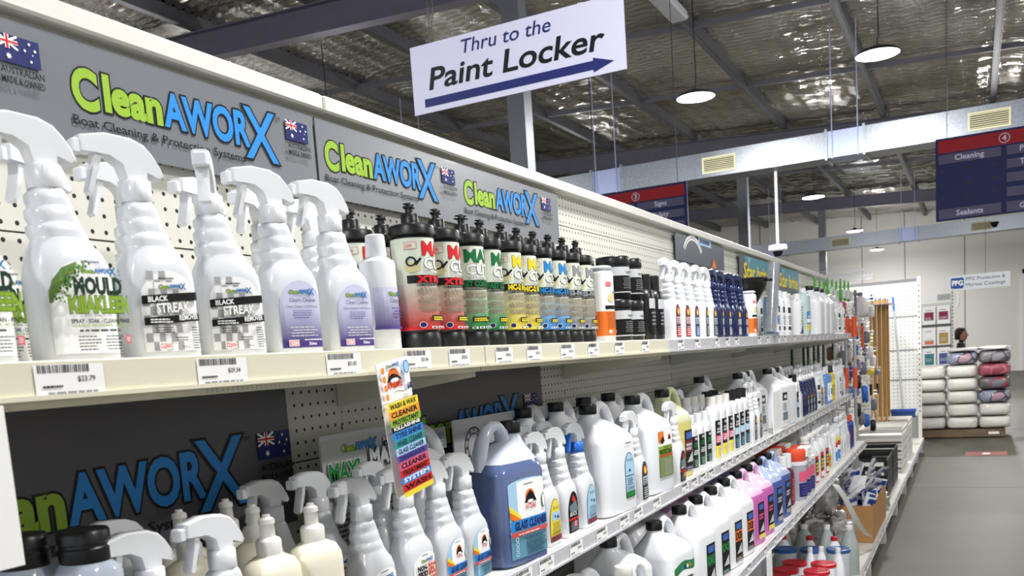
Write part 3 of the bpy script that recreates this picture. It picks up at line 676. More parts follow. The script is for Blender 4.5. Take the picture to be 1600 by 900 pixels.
def L_glass(s=1., h=1.):
    def f(D):
        q = lambda x: x*s
        D.arch(q(-.036), .01*h, q(.040), .108*h, isk, .4 if s == 1 else .06); D.arch(q(-.02), .058*h, q(.038), .106*h, iw, .3 if s == 1 else .05); D.r(q(-.036), .01*h, q(.04), .038*h, I('label_teal_blue', '5f93ab'))
        D.g(q(-.006), .1*h, q(.018), .102*h, 1, ik); D.e(q(.006), .084*h, q(.0095), .0095*h, io); D.poly([[(q(-.006), .077*h), (q(0), .087*h), (q(.007), .092*h), (q(.013), .087*h), (q(.019), .077*h)]], ik); D.e(q(.006), .078*h, q(.006), .0022*h, iw)
        D.t('RV CARE', q(.006), .069*h, .0055*h, ir, w=q(.021), al='c', bold=.02); D.poly([[(q(-.036), .074*h), (q(-.012), .056*h), (q(-.018), .052*h), (q(-.036), .062*h)]], io); D.poly([[(q(-.036), .078*h), (q(-.016), .062*h), (q(-.018), .059*h), (q(-.036), .07*h)]], iy)
        D.e(q(.033), .075*h, q(.004), .009*h, igr); D.e(q(.033), .075*h, q(.003), .0075*h, iw)
        D.r(q(-.036), .045*h, q(.04), .058*h, ib); D.t('GLASS CLEANER', q(-.03), .0465*h, .0095*h, inv, w=q(.068), bold=.05, shear=.1); D.r(q(-.036), .038*h, q(.04), .0435*h, I('band_red', 'd0524c')); D.g(q(-.03), .0395*h, q(.036), .042*h, 1, iw, 2)
        D.g(q(-.008), .013*h, q(.034), .036*h, 8, I('label_grey_teal', '3d6274'), 5, .7)
        for k in range(4): D.ring(q(-.028), (.0165+.0062*k)*h, q(.003), .0026*h, q(.0005), iw, 12)
    return f
def L_arch(c, c2, word='Arctic'):
    def f(D):
        D.arch(-.030, .01, .032, .108, ik, .55); D.arch(-.0285, .0115, .0305, .1065, c, .55); D.t(word, -.014, .083, .010, I('label_green_grey', '6a7a5a'), w=.034, shear=.2); D.r(-.02, .058, .026, .078, isk); D.e(-.004, .068, .004, .004, idg); D.poly([[(.006, .062), (.012, .072), (.02, .062)]], inv)
        D.g(-.022, .036, .026, .056, 5, idg, 7, .4); D.t('CLEANER', -.025, .027, .007, ik, w=.05, bold=.02); D.r(-.0285, .0115, .0305, .024, c2)
    return f
def L_black2(D):
    D.arch(-.030, .01, .034, .108, ik, .5); D.poly([[(-.01, .09), (.0, .1), (.02, .08), (.01, .075)]], ir); D.poly([[(-.026, .075), (.012, .085), (.03, .06), (-.02, .055)]], I('label_steel', '6a7f88')); D.t('BLACK', -.024, .05, .009, iw, w=.04, shear=.2)
    D.r(-.03, .04, .034, .045, ir); D.g(-.024, .015, .028, .038, 7, igy, 3); D.e(.005, .03, .009, .008, I('pale_red', 'e0777c'))
def L_tall(c0, c1):
    def f(D):
        D.arch(-.022, .012, .026, .12, ik, .3); D.arch(-.0205, .0135, .0245, .118, c0, .3); D.e(.002, .096, .014, .012, io); D.e(.002, .094, .009, .008, iy); D.r(-.0205, .055, .0245, .078, ilg); D.g(-.018, .057, .022, .076, 3, c1, 3); D.r(-.0205, .0135, .0245, .04, c1); D.g(-.018, .018, .022, .05, 5, iw, 4, .35)
    return f
S = {}
S['mould'] = spray('spray_bottle', label=L_mould)
S['black'] = spray('spray_bottle', label=L_black)
S['clear'] = spray('spray_bottle', label=L_clear)
S['skid'] = spray('spray_bottle', label=L_nonskid(ik, I('rust', 'c8502c'), 'CLEANER'))
S['skidb'] = spray('spray_bottle', label=L_nonskid(ir, ib, 'CLEANER'))
S['glass'] = spray('spray_bottle', label=L_glass())
S['yellow'] = spray('spray_bottle', label=L_arch(iy, imr), body=white_p)
S['bk2'] = spray('spray_bottle', label=L_black2, body=white_p)
S['bluehd'] = spray('spray_bottle', label=L_arch(isk, imr, 'Arctic'), head=clear_p, collar=blue_p, trig=blue_p)
S['red'] = spray('spray_bottle', label=L_tall(imr, ir), low=True)
S['bluel'] = spray('spray_bottle', label=L_tall(inv, I('label_blue', '3a62b0')), low=True)
S['greyl'] = spray('spray_bottle', label=L_tall(idg, I('label_forest', '33473a')), low=True)
S['navy'] = spray('spray_bottle', label=L_tall(inv, igy), body=navy_p, head=navy_p, low=True)
S['plain'] = spray('spray_bottle', low=True)
S['navyw'] = spray('spray_bottle', body=navy_p, head=white_p, low=True, label=L_tall(inv, igy))
S['yelw'] = spray('spray_bottle', body=white_p, low=True, label=lambda D: (D.r(-.03, .01, .034, .1, iy), D.g(-.026, .02, .03, .09, 6, inv, 2), D.r(-.03, .06, .034, .08, io)))
# round compound bottle with push-pull spout
def round_bottle(lab):
    r = empty('compound_bottle', cat='bottle'); R = .0405
    MB().lathe([(.036, 0), (.0405, .004), (.0415, .012), (.0405, .03), (.039, .033), (R, .036), (R, .202), (.0385, .2045), (.0415, .2065), (.043, .2085), (.043, .220), (.0415, .224), (.036, .2265), (.016, .228)], 40).build('bottle_body', black_p, r, 35)
    MB().lathe([(.0185, .226), (.0185, .2285), (.0168, .230), (.0158, .245), (.0145, .247), (.0075, .249), (.0072, .256), (.0095, .257), (.0098, .260), (.0055, .262), (.005, .267)], 20).box(-.0035, -.0150, .2572, .0035, .0150, .2602, bev=.0008).box(-.004, -.0125, .2630, .004, .0125, .2655, bev=.0008).build('spout_cap', black_p, r, 40)
    D = Deco(); lab(D); D.build('label', on_cyl(R), r, du=.0075); return r
def L_maxi(c, cn, word, low, pad=True):
    def f(D):
        w = .085; bg = I('label_pale', 'dfe6d4'); D.r(-w, .037, w, .200, bg); fade = gradm('print_fade_'+cn, low, 'dcdccb', .05, .125); D.r(-w, .043, w, .119, fade)
        D.t('MAXI', -.020, .1695, .0235, c, w=.084, bold=.03, out=ik, ow=.018); D.t('CUT', -.018, .1455, .0195, iw, w=.062, bold=.025, out=ik, ow=.018); D.t('CUT-POLISH', -.018, .138, .0045, iw, w=.05, bold=.03, out=ik, ow=.03)
        D.r(-.05, .12, .06, .134, ik); D.t(word, -.034, .1215, .011, c, w=.066, bold=.06); D.t('DIMINISHING FAST', -.034, .1145, .0045, ik, w=.066, bold=.02)
        if pad:
            D.r(-.052, .180, -.030, .192, I('pale_red', 'e0777c')); D.r(-.0512, .1808, -.0308, .1912, bg); D.t('CLEAN', -.050, .183, .006, I('pale_red', 'e0777c'), w=.012, bold=.03)
            D.e(-.040, .148, .013, .009, I('pad_cream', 'd8cf98')); D.ring(-.041, .158, .009, .009, .003, ik); D.poly([[(-.035, .155), (-.025, .165), (-.023, .162), (-.033, .150)]], ik)
        t1 = I('fine_print_'+cn, '8d8470')
        for a, b, n in ((.0985, .112, 8), (.082, .095, 8), (.0705, .079, 5)): D.g(-.036, a, .036, b, n, t1, n, .72)
        D.r(-.012, .052, .032, .062, ik); D.g(-.010, .0532, .030, .0608, 2, iy, 3, .7)
        D.r(-w, .037, w, .043, c)
        for k in range(4): D.r(-.014+.014*k, .0385, -.003+.014*k, .0425, iw); D.r(-.012+.014*k, .0395, -.006+.014*k, .0415, ik)
        D.e(-.029, .0455, .006, .0055, iw); D.e(-.029, .0455, .005, .0045, inv)
    return f
RB = {}
for k, c, w_, lo, pad in (('red', I('maxi_red', 'd8202c'), 'XTRA', 'c4443a', True), ('green', I('maxi_green', '12713c'), 'FAST COAT', '3f9a56', False), ('yellow', I('maxi_yellow', 'eed52a'), 'MC-2 FAST', 'e2cf3e', True), ('blue', I('maxi_blue', '2a86cc'), 'MC-3 FAST', '4c98d4', True), ('grey', I('maxi_grey', '8e9196'), 'SI-FAST', '8b8d90', True)):
    RB[k] = round_bottle(L_maxi(c, k, w_, lo, pad))
def squeeze(lab, body=white_p, cap=white_p, R=.032, H=.158, capr=.0185, capz=.205):
    r = empty('squeeze_bottle', cat='bottle')
    MB().lathe([(R*.94, 0), (R, .003), (R, H-.006), (R*.96, H), (R*.72, H+.005), (capr*.9, H+.009)], 32).build('bottle_body', body, r, 40)
    MB().lathe([(capr, H+.008), (capr*1.02, H+.012), (capr*.92, capz-.002), (capr*.8, capz)], 24).build('cap', cap, r, 40)
    D = Deco(); lab(D); D.build('label', on_cyl(R), r, du=.008); return r
SQ = {}
def L_sq(D):
    D.r(-.05, .04, .05, .112, gradm('print_purple_fade2', '43307e', 'd0d0ea', .04, .1)); cwlogo(D, -.024, .098, .05); D.t('Clean ACRYLIC', -.022, .085, .008, ik, w=.055); D.g(-.02, .06, .04, .08, 4, ipu, 3, .35); D.r(-.05, .04, .05, .044, ipu)
SQ['purple'] = squeeze(L_sq)
SQ['orange'] = squeeze(lambda D: (D.r(-.06, .02, .06, .185, iw), D.r(-.06, .02, .06, .085, io), D.r(-.032, .09, .03, .1, ik), D.r(-.028, .15, -.01, .163, I('pale_red', 'e0777c')), D.ring(-.0, .128, .008, .009, .0025, ik), D.e(-.012, .12, .012, .012, I('pad_cream', 'd8cf98')), D.g(-.03, .04, .034, .084, 9, I('fine_print_orange', 'a0582a'), 4, .5), D.e(-.02, .03, .005, .005, iw), D.e(.01, .03, .005, .005, iw)), R=.036, H=.19, capr=.034, capz=.207)
def label_jar(D): D.r(-.1, .02, .1, .092, ik); D.r(-.1, .066, .1, .09, ilg); cwlogo(D, -.016, .074, .035); D.g(-.03, .03, .035, .062, 6, igy, 4, .35); D.r(-.1, .018, .1, .021, ilg)
def jar():
    r = empty('wax_jar', cat='jar'); R = .046
    MB().lathe([(R*.95, 0), (R, .003), (R, .098), (R*.96, .1)], 36).build('jar_body', black_p, r, 40)
    MB().lathe([(R*1.02, .096), (R*1.05, .099), (R*1.05, .118), (R*1.0, .121)], 60, ribs=1, rd=.02).build('lid', mat('jar_lid_black', '17181a', .3), r, 40)
    D = Deco(); label_jar(D); D.build('label', on_cyl(R), r, du=.01); return r
JAR = jar()
def flask(lab, body, cap, a=.04, b=.022, H=.16, top=.2, capr=.018):
    r = empty('flask_bottle', cat='bottle'); s = [(0, a*.94, b*.9, 0, 0, 2.6), (.004, a, b, 0, 0, 2.6), (H-.03, a, b, 0, 0, 2.6), (H-.015, a*.93, b*.96, 0, 0, 2.5), (H-.005, a*.7, b*.85, 0, 0, 2.3), (H, capr*1.05, capr*.9, 0, 0, 2)]
    MB().loft(s, 28).build('bottle_body', body, r, 45); MB().lathe([(capr, H-.002), (capr, top-.002), (capr*.9, top)], 24, ribs=1).build('cap', cap, r, 40)
    if lab: D = Deco(); lab(D); D.build('label', on_loft(s), r, du=.01)
    return r
FL = {}
def band_label(c0, c1, c2, word, wc, z0=.012, z1=.125, w=.034):
    def f(D):
        h = z1-z0; D.r(-w, z0, w, z1, c0); D.r(-w, z0, w, z0+h*.32, c2); D.t(word, 0, z0+h*.66, h*.16, wc, w=w*1.7, al='c', bold=.05); D.r(-w, z0+h*.4, w, z0+h*.6, c1); D.g(-w*.85, z0+h*.42, w*.85, z0+h*.58, 3, iw, 3); D.g(-w*.8, z0+h*.05, w*.8, z0+h*.28, 4, ilg, 5, .35); D.r(-w*.6, z0+h*.88, w*.6, z0+h*.95, ilg)
    return f
FL['green'] = flask(band_label(ik, I('label_forest', '33473a'), I('label_dark_green', '12402a'), '', igr), white_p, white_p, top=.2, H=.165)
FL['pinkblk'] = flask(band_label(ik, ipk, iy, '', ilg, .012, .155), white_p, white_cap, a=.045, b=.03, H=.21, top=.245, capr=.022)
FL['bluelab'] = flask(band_label(ik, isk, itl, '', ilg, .012, .155), white_p, black_p, a=.045, b=.03, H=.21, top=.25, capr=.022)
FL['silver'] = flask(lambda D: (D.r(-.03, .02, .03, .125, ik), D.r(-.03, .10, .03, .13, ilg), D.g(-.025, .05, .025, .095, 4, igy, 3)), black_p, black_p, a=.035, b=.028, H=.16, top=.205, capr=.019)
FL['clearblue'] = flask(band_label(ib, iw, iy, '', iw, .03, .14, .045), mat('pale_aqua', 'c4dcd8', .15, alpha=.85), white_p, a=.062, b=.04, H=.255, top=.28, capr=.02)
FL['purple'] = flask(lambda D: (D.r(-.03, .01, .03, .2, I('deep_purple', '3c1f54')), D.g(-.02, .03, .03, .17, 9, igy, 3, .4)), white_p, white_p, a=.036, b=.03, H=.205, top=.235, capr=.02)
FL['maroon'] = flask(lambda D: (D.r(-.034, .01, .034, .16, imr), D.g(-.03, .03, .03, .14, 9, I('pale_red', 'e0777c'), 3, .4)), mat('maroon_liquid', '54222c', .25), white_p, a=.042, b=.034, H=.19, top=.26, capr=.024)
FL['whiteblk'] = flask(lambda D: (D.r(-.034, .02, .034, .17, iw), D.r(-.03, .12, .03, .15, ik), D.r(-.03, .03, .03, .05, ik), D.g(-.03, .06, .03, .11, 5, idg, 3)), white_p, white_p, a=.045, b=.03, H=.2, top=.235, capr=.018)
FL['bluefl'] = flask(lambda D: (D.r(-.03, .02, .03, .14, iw), D.r(-.015, .06, .015, .1, ib)), mat('blue_liquid_clear', '5f8fd0', .15), white_p, a=.04, b=.035, H=.2, top=.25, capr=.014)
FL['yellowfl'] = flask(lambda D: (D.r(-.025, .02, .025, .15, iy), D.g(-.02, .04, .02, .12, 6, ik, 2)), mat('yellow_bottle', 'd8b82c', .3), black_p, a=.028, b=.026, H=.2, top=.25, capr=.014)
FL['orangecap'] = flask(lambda D: (D.r(-.03, .02, .03, .17, inv), D.g(-.025, .05, .025, .15, 5, ir, 2)), mat('royal_blue_bottle', '2c3f94', .3), mat('orange_cap', 'e0552a', .35), a=.034, b=.03, H=.2, top=.24, capr=.018)
FL['rainbow'] = flask(lambda D: (D.r(-.034, .02, .034, .08, ib), D.r(-.034, .08, .034, .11, iw), D.r(-.034, .11, .034, .14, ir), D.r(-.034, .14, .034, .17, iy), D.e(0, .05, .02, .015, isk)), white_p, white_p, a=.045, b=.035, H=.21, top=.25, capr=.02)
def cream(lab=True):
    r = empty('lotion_bottle', cat='bottle'); s = [(0, .043, .028, 0, 0, 2.6), (.004, .046, .030, 0, 0, 2.6), (.16, .046, .030, 0, 0, 2.6), (.175, .045, .0295, 0, 0, 2.5), (.19, .037, .026, 0, 0, 2.4), (.196, .026, .022, 0, 0, 2.2), (.2, .0185, .018, 0, 0, 2)]
    MB().loft(s, 32).build('bottle_body', cream_p, r, 45); MB().lathe([(.0175, .198), (.018, .202), (.018, .221), (.016, .225), (.0105, .228), (.010, .247), (.0115, .249), (.011, .256), (.006, .259), (.0055, .263)], 28).build('pull_cap', white_cap, r, 40)
    D = Deco(); D.r(-.03, .03, .044, .13, iw); D.g(-.008, .122, .02, .125, 1, ik, 2, .8); cwlogo(D, -.02, .108, .045); D.t('NON-', -.026, .094, .0095, ir, w=.03, bold=.06); D.t('SKID', -.026, .082, .0095, ir, w=.03, bold=.06)
    D.t('DECK', .006, .082, .021, ib, w=.036, bold=.05); D.t('CLEANER', -.026, .060, .018, ib, w=.068, bold=.06, out=iw, ow=.01); D.r(-.03, .05, .044, .056, ik); D.g(-.026, .0515, .04, .055, 1, iw, 2, .8); D.g(-.026, .032, .04, .048, 5, idg, 3)
    D.build('label', on_loft(s), r, du=.009, dv=.03); return r
CR = cream()
def jug(name, body, cap=black_p, lab=None, liquid=None, lz=.2, flip=False, s=1., H=.30, a=.096, b=.074):
    """rectangular jerry bottle: neck at one end, grip loop rising from the shoulder at the other"""
    r = empty(name, cat='jug'); q = -1 if flip else 1; z = H-.30
    secs = [(0, a*.94, b*.92, 0, 0, 5), (.006, a, b, 0, 0, 6), (.05, a, b, 0, 0, 6), (.195+z, a, b, 0, 0, 6), (.206+z, a*.985, b*.97, 0, 0, 5), (.222+z, a*.90, b*.86, -.004*q, 0, 4.4), (.242+z, a*.68, b*.64, -.015*q, 0, 3.6), (.258+z, a*.46, b*.44, -.030*q, 0, 2.8), (.268+z, .026, .026, -.042*q, 0, 2), (.274+z, .0215, .0215, -.044*q, 0, 2), (.28+z, .0215, .0215, -.044*q, 0, 2)]
    if liquid:
        low = [t for t in secs if t[0] <= lz]; A = [t for t in secs if t[0] > lz]; B0 = low[-1]; t = (lz-B0[0])/(A[0][0]-B0[0]); mid = tuple(p+(w-p)*t for p, w in zip(B0, A[0]))
        MB().loft(low+[mid], 32).build('liquid', liquid, r, 40); MB().loft([mid]+A, 32).build('jug_body', body, r, 40)
    else: MB().loft(secs, 32).build('jug_body', body, r, 40)
    MB().tube([(0, q*y, zz+z) for y, zz in ((-.018, .255), (-.012, .282), (.004, .297), (.022, .298), (.042, .288), (.058, .266), (.069, .238), (.077, .205))], [.016, .014, .013, .013, .0135, .0145, .0155, .014], 10, ell=1.15).build('handle', body, r, 60)
    MB().lathe([(.0235, .278+z), (.0245, .28+z), (.0245, .302+z), (.023, .305+z)], 48, cy=-.044*q, ribs=1, rd=.05).build('cap', cap, r, 50)
    if lab: D = Deco(); lab(D); D.build('label', on_loft(secs), r, du=.02, dv=.05)
    return r
blue_l = mat('liquid_blue', '55658f', .12, coat=.3); blue_j = mat('jug_blue_tinted', 'c4cbd8', .2, coat=.2); pink_l = mat('liquid_pink', 'c95fb4', .15, coat=.3); pink_j = mat('jug_pink_tinted', 'e6bfdf', .2); lb_l = mat('liquid_slate_blue', '3d56a0', .15); lb_j = mat('jug_slate_tinted', 'a9b9dc', .2)
yel_l = mat('liquid_yellow', 'd8d07a', .2)
def L_green(D):
    D.r(-.07, .03, .074, .16, iw)
    P = [(-.07+.144*i/14, .165+.012*sin(i/14*4.5)+(.02*(i/14)**2)) for i in range(15)]; D.poly([[P[i], P[i+1], (P[i+1][0], P[i+1][1]-.028), (P[i][0], P[i][1]-.028)] for i in range(14)], I('wave_green', '2c7a4c'))
    for k, m in enumerate((ib, inv, iw, io)): D.e(-.02+.018*k, .16, .006, .006, m)
    D.g(-.03, .118, .05, .132, 1, idg, 4, .8); D.poly([[(-.05, .10), (0, .115), (.06, .125), (.06, .122), (0, .112), (-.05, .097)]], ik); D.g(-.06, .04, .07, .09, 7, igy, 3, .4)
def L_jl(c, word, wc, c2, z1=.17, u0=-.01, u1=.062):
    def f(D):
        D.r(u0, .02, u1, z1, ik); D.r(u0+.012, z1-.03, u1-.012, z1-.008, I('label_blue', '3a62b0')); D.r(u0, z1-.075, u1, z1-.035, c); D.t(word, (u0+u1)/2, z1-.068, .026, wc, w=(u1-u0)*.86, al='c', bold=.05); D.r(u0, .02, u1, .04, c2); D.poly([[(u0+.01, .05), (u1-.015, .085), (u1-.01, .05)]], ilg); D.g(u0+.005, .022, u1-.005, .038, 2, ilg, 3, .4)
    return f
J = {}
def L_big_glass(D): L_glass(1.8, 1.72)(D)
J['glass'] = jug('screen_wash_jug', blue_j, lab=L_big_glass, liquid=blue_l, lz=.221, flip=True, a=.086, b=.066)
J['white'] = jug('white_jug', white_p, lab=lambda D: (D.arch(.012, .04, .066, .165, ik, .3), D.arch(.014, .042, .064, .163, isk, .3), D.t('Arctic', .02, .14, .009, igr, w=.04, shear=.2), D.e(.038, .115, .005, .004, inv), D.r(.016, .1, .062, .102, ik), D.g(.02, .075, .06, .097, 4, idg, 3, .4), D.t('CLEANER', .017, .062, .009, ik, w=.044), D.r(.014, .042, .064, .058, igr), D.g(.016, .19, .05, .196, 1, idg, 4)))
J['protect'] = jug('white_jug', white_t, lab=lambda D: (D.r(-.03, .05, .065, .19, ig), D.r(-.03, .145, .065, .19, iw), D.poly([[(-.03, .19), (.005, .19), (.01, .165), (-.02, .15), (-.03, .16)]], io), D.poly([[(-.02, .16), (.0, .175), (.012, .16), (-.005, .15)]], ik), D.e(.045, .17, .009, .009, io), D.poly([[(.034, .163), (.045, .176), (.057, .163)]], ik), D.t('INTERIOR', .0, .137, .007, ik, w=.05), D.t('PROTECTANT', -.026, .12, .014, ik, w=.088, bold=.04), D.r(-.03, .112, .065, .117, ir), D.r(-.03, .05, .065, .108, I('label_olive', '78885a')), D.g(-.0, .055, .055, .104, 8, I('label_grey2', '9a9a90'), 4, .6)))
J['yellow'] = jug('yellow_jug', mat('jug_yellow_tinted', 'd4d8b0', .2), lab=L_jl(imr, '', ilg, I('deep_purple', '3c1f54'), .16), liquid=yel_l, lz=.19, a=.072, b=.06)
J['green'] = jug('white_jug', white_t, lab=L_green)
J['ixi'] = jug('white_jug', white_p, lab=L_jl(I('label_dark_green', '12402a'), 'IXI', igr, I('label_dark_green', '12402a')))
J['ixb'] = jug('white_jug', white_p, lab=L_jl(ik, 'IXI', igr, I('label_dark_green', '12402a')))
J['orange'] = jug('white_jug', white_p, lab=L_jl(io, 'IXB', ik, ibr))
J['pink'] = jug('pink_jug', pink_j, lab=L_jl(ik, '', ipk, iy), liquid=pink_l, lz=.205)
J['blue'] = jug('blue_jug', lb_j, lab=L_jl(ik, '', ilg, igy), liquid=lb_l, lz=.2)
J['blackl'] = jug('white_jug', white_p, lab=lambda D: (D.r(-.04, .14, .03, .18, ik), D.g(-.02, .15, .02, .17, 1, iw, 4, .8), D.r(-.04, .04, .03, .08, I('label_steel', '6a7f88')), D.g(-.038, .09, .03, .13, 5, idg, 3, .4)))
J['plain'] = jug('white_jug', white_p)
J['small'] = jug('small_white_jug', white_p, cap=white_cap, H=.26, a=.062, b=.05)
J['redlab'] = jug('small_white_jug', white_p, cap=white_cap, H=.28, a=.062, b=.05, lab=lambda D: (D.r(-.02, .02, .045, .17, I('maxi_red', 'd8202c')), D.r(-.014, .07, .04, .15, ik), D.g(-.008, .08, .034, .14, 3, iy, 4, .7), D.r(-.014, .03, .04, .06, iw)))
def widecap():
    r = empty('clear_container', cat='container')
    MB().loft([(0, .031, .031, 0, 0, 3), (.004, .034, .034, 0, 0, 3), (.225, .034, .034, 0, 0, 3), (.235, .030, .030, 0, 0, 2.5), (.242, .027, .027, 0, 0, 2)], 28).build('container_body', mat('pale_clear_plastic', 'b8c2d0', .12, alpha=.8), r, 40)
    MB().lathe([(.0285, .24), (.029, .242), (.029, .256), (.0275, .258), (.0275, .261), (.029, .263), (.029, .274), (.027, .277)], 40).build('lid', black_p, r, 35); return r
WC = widecap()
def tub(lidm, bodym=white_p, R=.07, H=.2, name='round_tub'):
    r = empty(name, cat='tub'); MB().lathe([(R*.92, 0), (R*.94, .005), (R, H-.02), (R*.98, H-.015)], 32).build('tub_body', bodym, r, 40)
    if name == 'pad_tub': D = Deco(); D.r(-.06, .02, .06, .09, inv); D.g(-.05, .03, .05, .085, 4, ipu, 3); D.r(-.06, .1, .06, .15, ipk); D.build('label', on_cyl(R*.985), r, du=.012)
    MB().lathe([(R*1.04, H-.02), (R*1.06, H-.015), (R*1.06, H-.002), (R*.98, H), (R*.9, H-.001)], 48).build('lid', lidm, r, 40); return r
# ================================================================== goods on the upper shelf (top of deck 1.65)
Z1, Z2, Z3, Z4 = 1.6505, 1.1855, .8105, .2005
X1 = .29
def ps(k, x, y, z, label, rz=0, group=None): return put(S[k], x, y, z, label, rz, group, s=.98, sz=.955 if z > 1.5 or y > 1.6 else .93)
ps('mould', X1, .578, Z1, 'white mould spray bottle with leafy green label, cut by the left edge', -.25)
ps('mould', X1, .707, Z1, 'white mould spray bottle with leafy green label, whole in view on the upper shelf', -.22)
ps('black', X1, .832, Z1, 'white spray bottle with black and chequered streak remover label, nearer of the two', -.25)
ps('black', X1-.005, .960, Z1, 'white spray bottle with black chequered label, farther one, head turned to the camera', -.45)
turned = [o for o in bpy.data.objects if o.parent is None and o.get('label', '').startswith('white spray bottle with black chequered label, farther')][0]
for c in turned.children:
    if c.name.split('.')[0] in ('spray_head', 'trigger', 'nozzle'): a_ = 1.15; c.rotation_euler = (0, 0, a_); c.location = (-.012*sin(a_), -.012+.012*cos(a_), 0)
ps('clear', X1, 1.080, Z1, 'spray bottle with purple clears cleaner label, nearer of the two', -.28)
ps('clear', X1, 1.215, Z1, 'spray bottle with purple clears cleaner label, farther of the two', -.25)
for k, (n, y, rz) in enumerate((('mould', .68, .1), ('mould', .800, .2), ('black', .93, -.1), ('black', 1.075, .1), ('clear', 1.195, .1), ('clear', 1.325, -.1))):
    ps(n, .165, y, Z1, 'white spray bottle in the back row of the upper shelf, '+ordn[k]+' from the left', rz, 'back row spray bottles, upper shelf')
for k, (x, y) in enumerate(((.235, 1.285), (.27, 1.350))):
    put(SQ['purple'], x, y, Z1, 'white squeeze bottle with purple label beside the spray bottles, '+('nearer' if k == 0 else 'farther')+' one', .25, 'purple labelled squeeze bottles')
rows = [('red', 1.437, .29), ('red', 1.53, .29), ('green', 1.628, .29), ('green', 1.714, .285), ('yellow', 1.80, .29), ('yellow', 1.888, .285), ('blue', 1.974, .285), ('blue', 2.06, .285), ('grey', 2.146, .285), ('grey', 2.232, .285)]
turn = {'green': -.25}
for k, (c, y, x) in enumerate(rows):
    put(RB[c], x, y, Z1, '%s one of the two front black polish bottles with %s label' % ('nearer' if k % 2 == 0 else 'farther', c), (-.55 if k == 2 else -.08), 'front row polish bottles')
for k, (c, y) in enumerate((('red', 1.40), ('red', 1.50), ('red', 1.60), ('green', 1.70), ('yellow', 1.83), ('yellow', 1.925), ('blue', 2.03), ('blue', 2.13), ('grey', 2.28))):
    put(RB[c], .185, y, Z1, 'black polish bottle in the back row, '+ordn[k]+' from the left', 0, 'back row polish bottles')
put(SQ['orange'], .30, 2.355, Z1, 'white capped bottle with orange label between grey bottles and black jars')
for k, (x, y, n) in enumerate(((.285, 2.505, 0), (.285, 2.505, 1), (.285, 2.612, 0), (.285, 2.612, 1), (.18, 2.50, 0), (.18, 2.50, 1))):
    w = ('nearer front', 'nearer front', 'farther front', 'farther front', 'back', 'back')[k]
    put(JAR, x, y, Z1+.1215*n, 'black wax jar, %s of the %s stack' % ('top' if n else 'bottom', w), 0, 'stacked black wax jars')
for k, (x, y) in enumerate(((.30, 2.735), (.30, 2.825), (.21, 2.76), (.21, 2.85))):
    put(FL['silver'], x, y, Z1, 'black flask with silver banded label, %s %s' % (('front row', 'back row')[k//2], ('nearer', 'farther')[k % 2]), .1, 'black flasks with silver labels')
for k, (n, x, y) in enumerate((('plain', .17, 2.93), ('plain', .17, 3.05), ('red', .29, 3.02), ('red', .29, 3.14), ('bluel', .29, 3.26), ('greyl', .29, 3.40), ('greyl', .29, 3.52))):
    d = {'plain': 'unlabelled looking tall white spray bottle behind the black flasks', 'red': 'white spray bottle with narrow red label on the upper shelf', 'bluel': 'white spray bottle with narrow blue label on the upper shelf', 'greyl': 'white spray bottle with narrow dark label on the upper shelf'}[n]
    nm = '' if n == 'bluel' else ', nearer one' if k in (0, 2, 5) else ', farther one'
    ps(n, x, y, Z1, d+nm, rnd.uniform(-.1, .1), 'narrow labelled spray bottles')
for k, (x, y) in enumerate(((.29, 3.64), (.29, 3.76), (.29, 3.93), (.29, 4.07), (.17, 3.7), (.17, 3.85), (.17, 4.0))):
    ps('navy', x, y, Z1, 'navy blue spray bottle on the upper shelf, %s, %s from the left' % (('front row', k+1) if k < 4 else ('back row', k-3)) if 0 else 'navy blue spray bottle on the upper shelf, %s row, %s from the left' % ('front' if k < 4 else 'back', ordn[k if k < 4 else k-4]), rnd.uniform(-.1, .1), 'navy spray bottles')
fn = empty('plastic_funnel', (.25, 4.335, Z1), label='large black plastic funnel standing spout down past the navy spray bottles', cat='funnel')
MB().lathe([(.012, 0), (.016, .08), (.03, .1), (.105, .235), (.108, .262), (.112, .264), (.112, .27), (.104, .27), (.1, .236), (.024, .1), (.01, .08), (.007, 0)], 32).build('cone', black_p, fn, 40)
MB().box(.105, -.012, .25, .135, .012, .262, bev=.003).build('hang_tab', black_p, fn)
put(SQ['orange'], .30, 4.195, Z1, 'small pale tub bottle with orange label under the black funnel')
USED_TUBE = empty('acrylic_holder', (.345, 4.45, Z1), label='tall tilted clear acrylic tube holder at the shelf edge', cat='holder')
tb = MB().tube([(0, 0, .012), (.0, .14, .345)], .03, 14).build('tube', mat('acrylic', '9aa0a6', .08, alpha=.55), USED_TUBE, 40)
MB().box(-.03, -.03, 0, .03, .05, .012, bev=.002).build('foot', mat('acrylic', 'cfd4d8'), USED_TUBE); MB().tube([(0, .016, .045), (0, .128, .31)], .022, 10).build('insert', mat('insert_dark', '2c3038', .4), USED_TUBE, 40)
far1 = [('whiteblk', .30, 4.78), ('whiteblk', .30, 4.92), ('whiteblk', .20, 4.72), ('whiteblk', .20, 4.85), ('bluefl', .31, 4.66), ('whiteblk', .30, 5.08), ('purple', .31, 5.42), ('clearblue', .29, 5.75), ('clearblue', .17, 5.55)]
for k, (n, x, y) in enumerate(far1):
    d = {'whiteblk': 'white bottle with black and white label past the funnel', 'bluefl': 'low blue tinted bottle beside the tilted clear tube', 'purple': 'white capped bottle with dark purple label', 'clearblue': 'large clear bottle with blue and yellow label'}[n]
    put(FL[n], x, y, Z1, d+(', number %s from the left' % ordn[k] if n in ('whiteblk',) else (', back row' if x < .25 else '')), rnd.uniform(-.1, .1), 'bottles at the far part of the upper shelf')
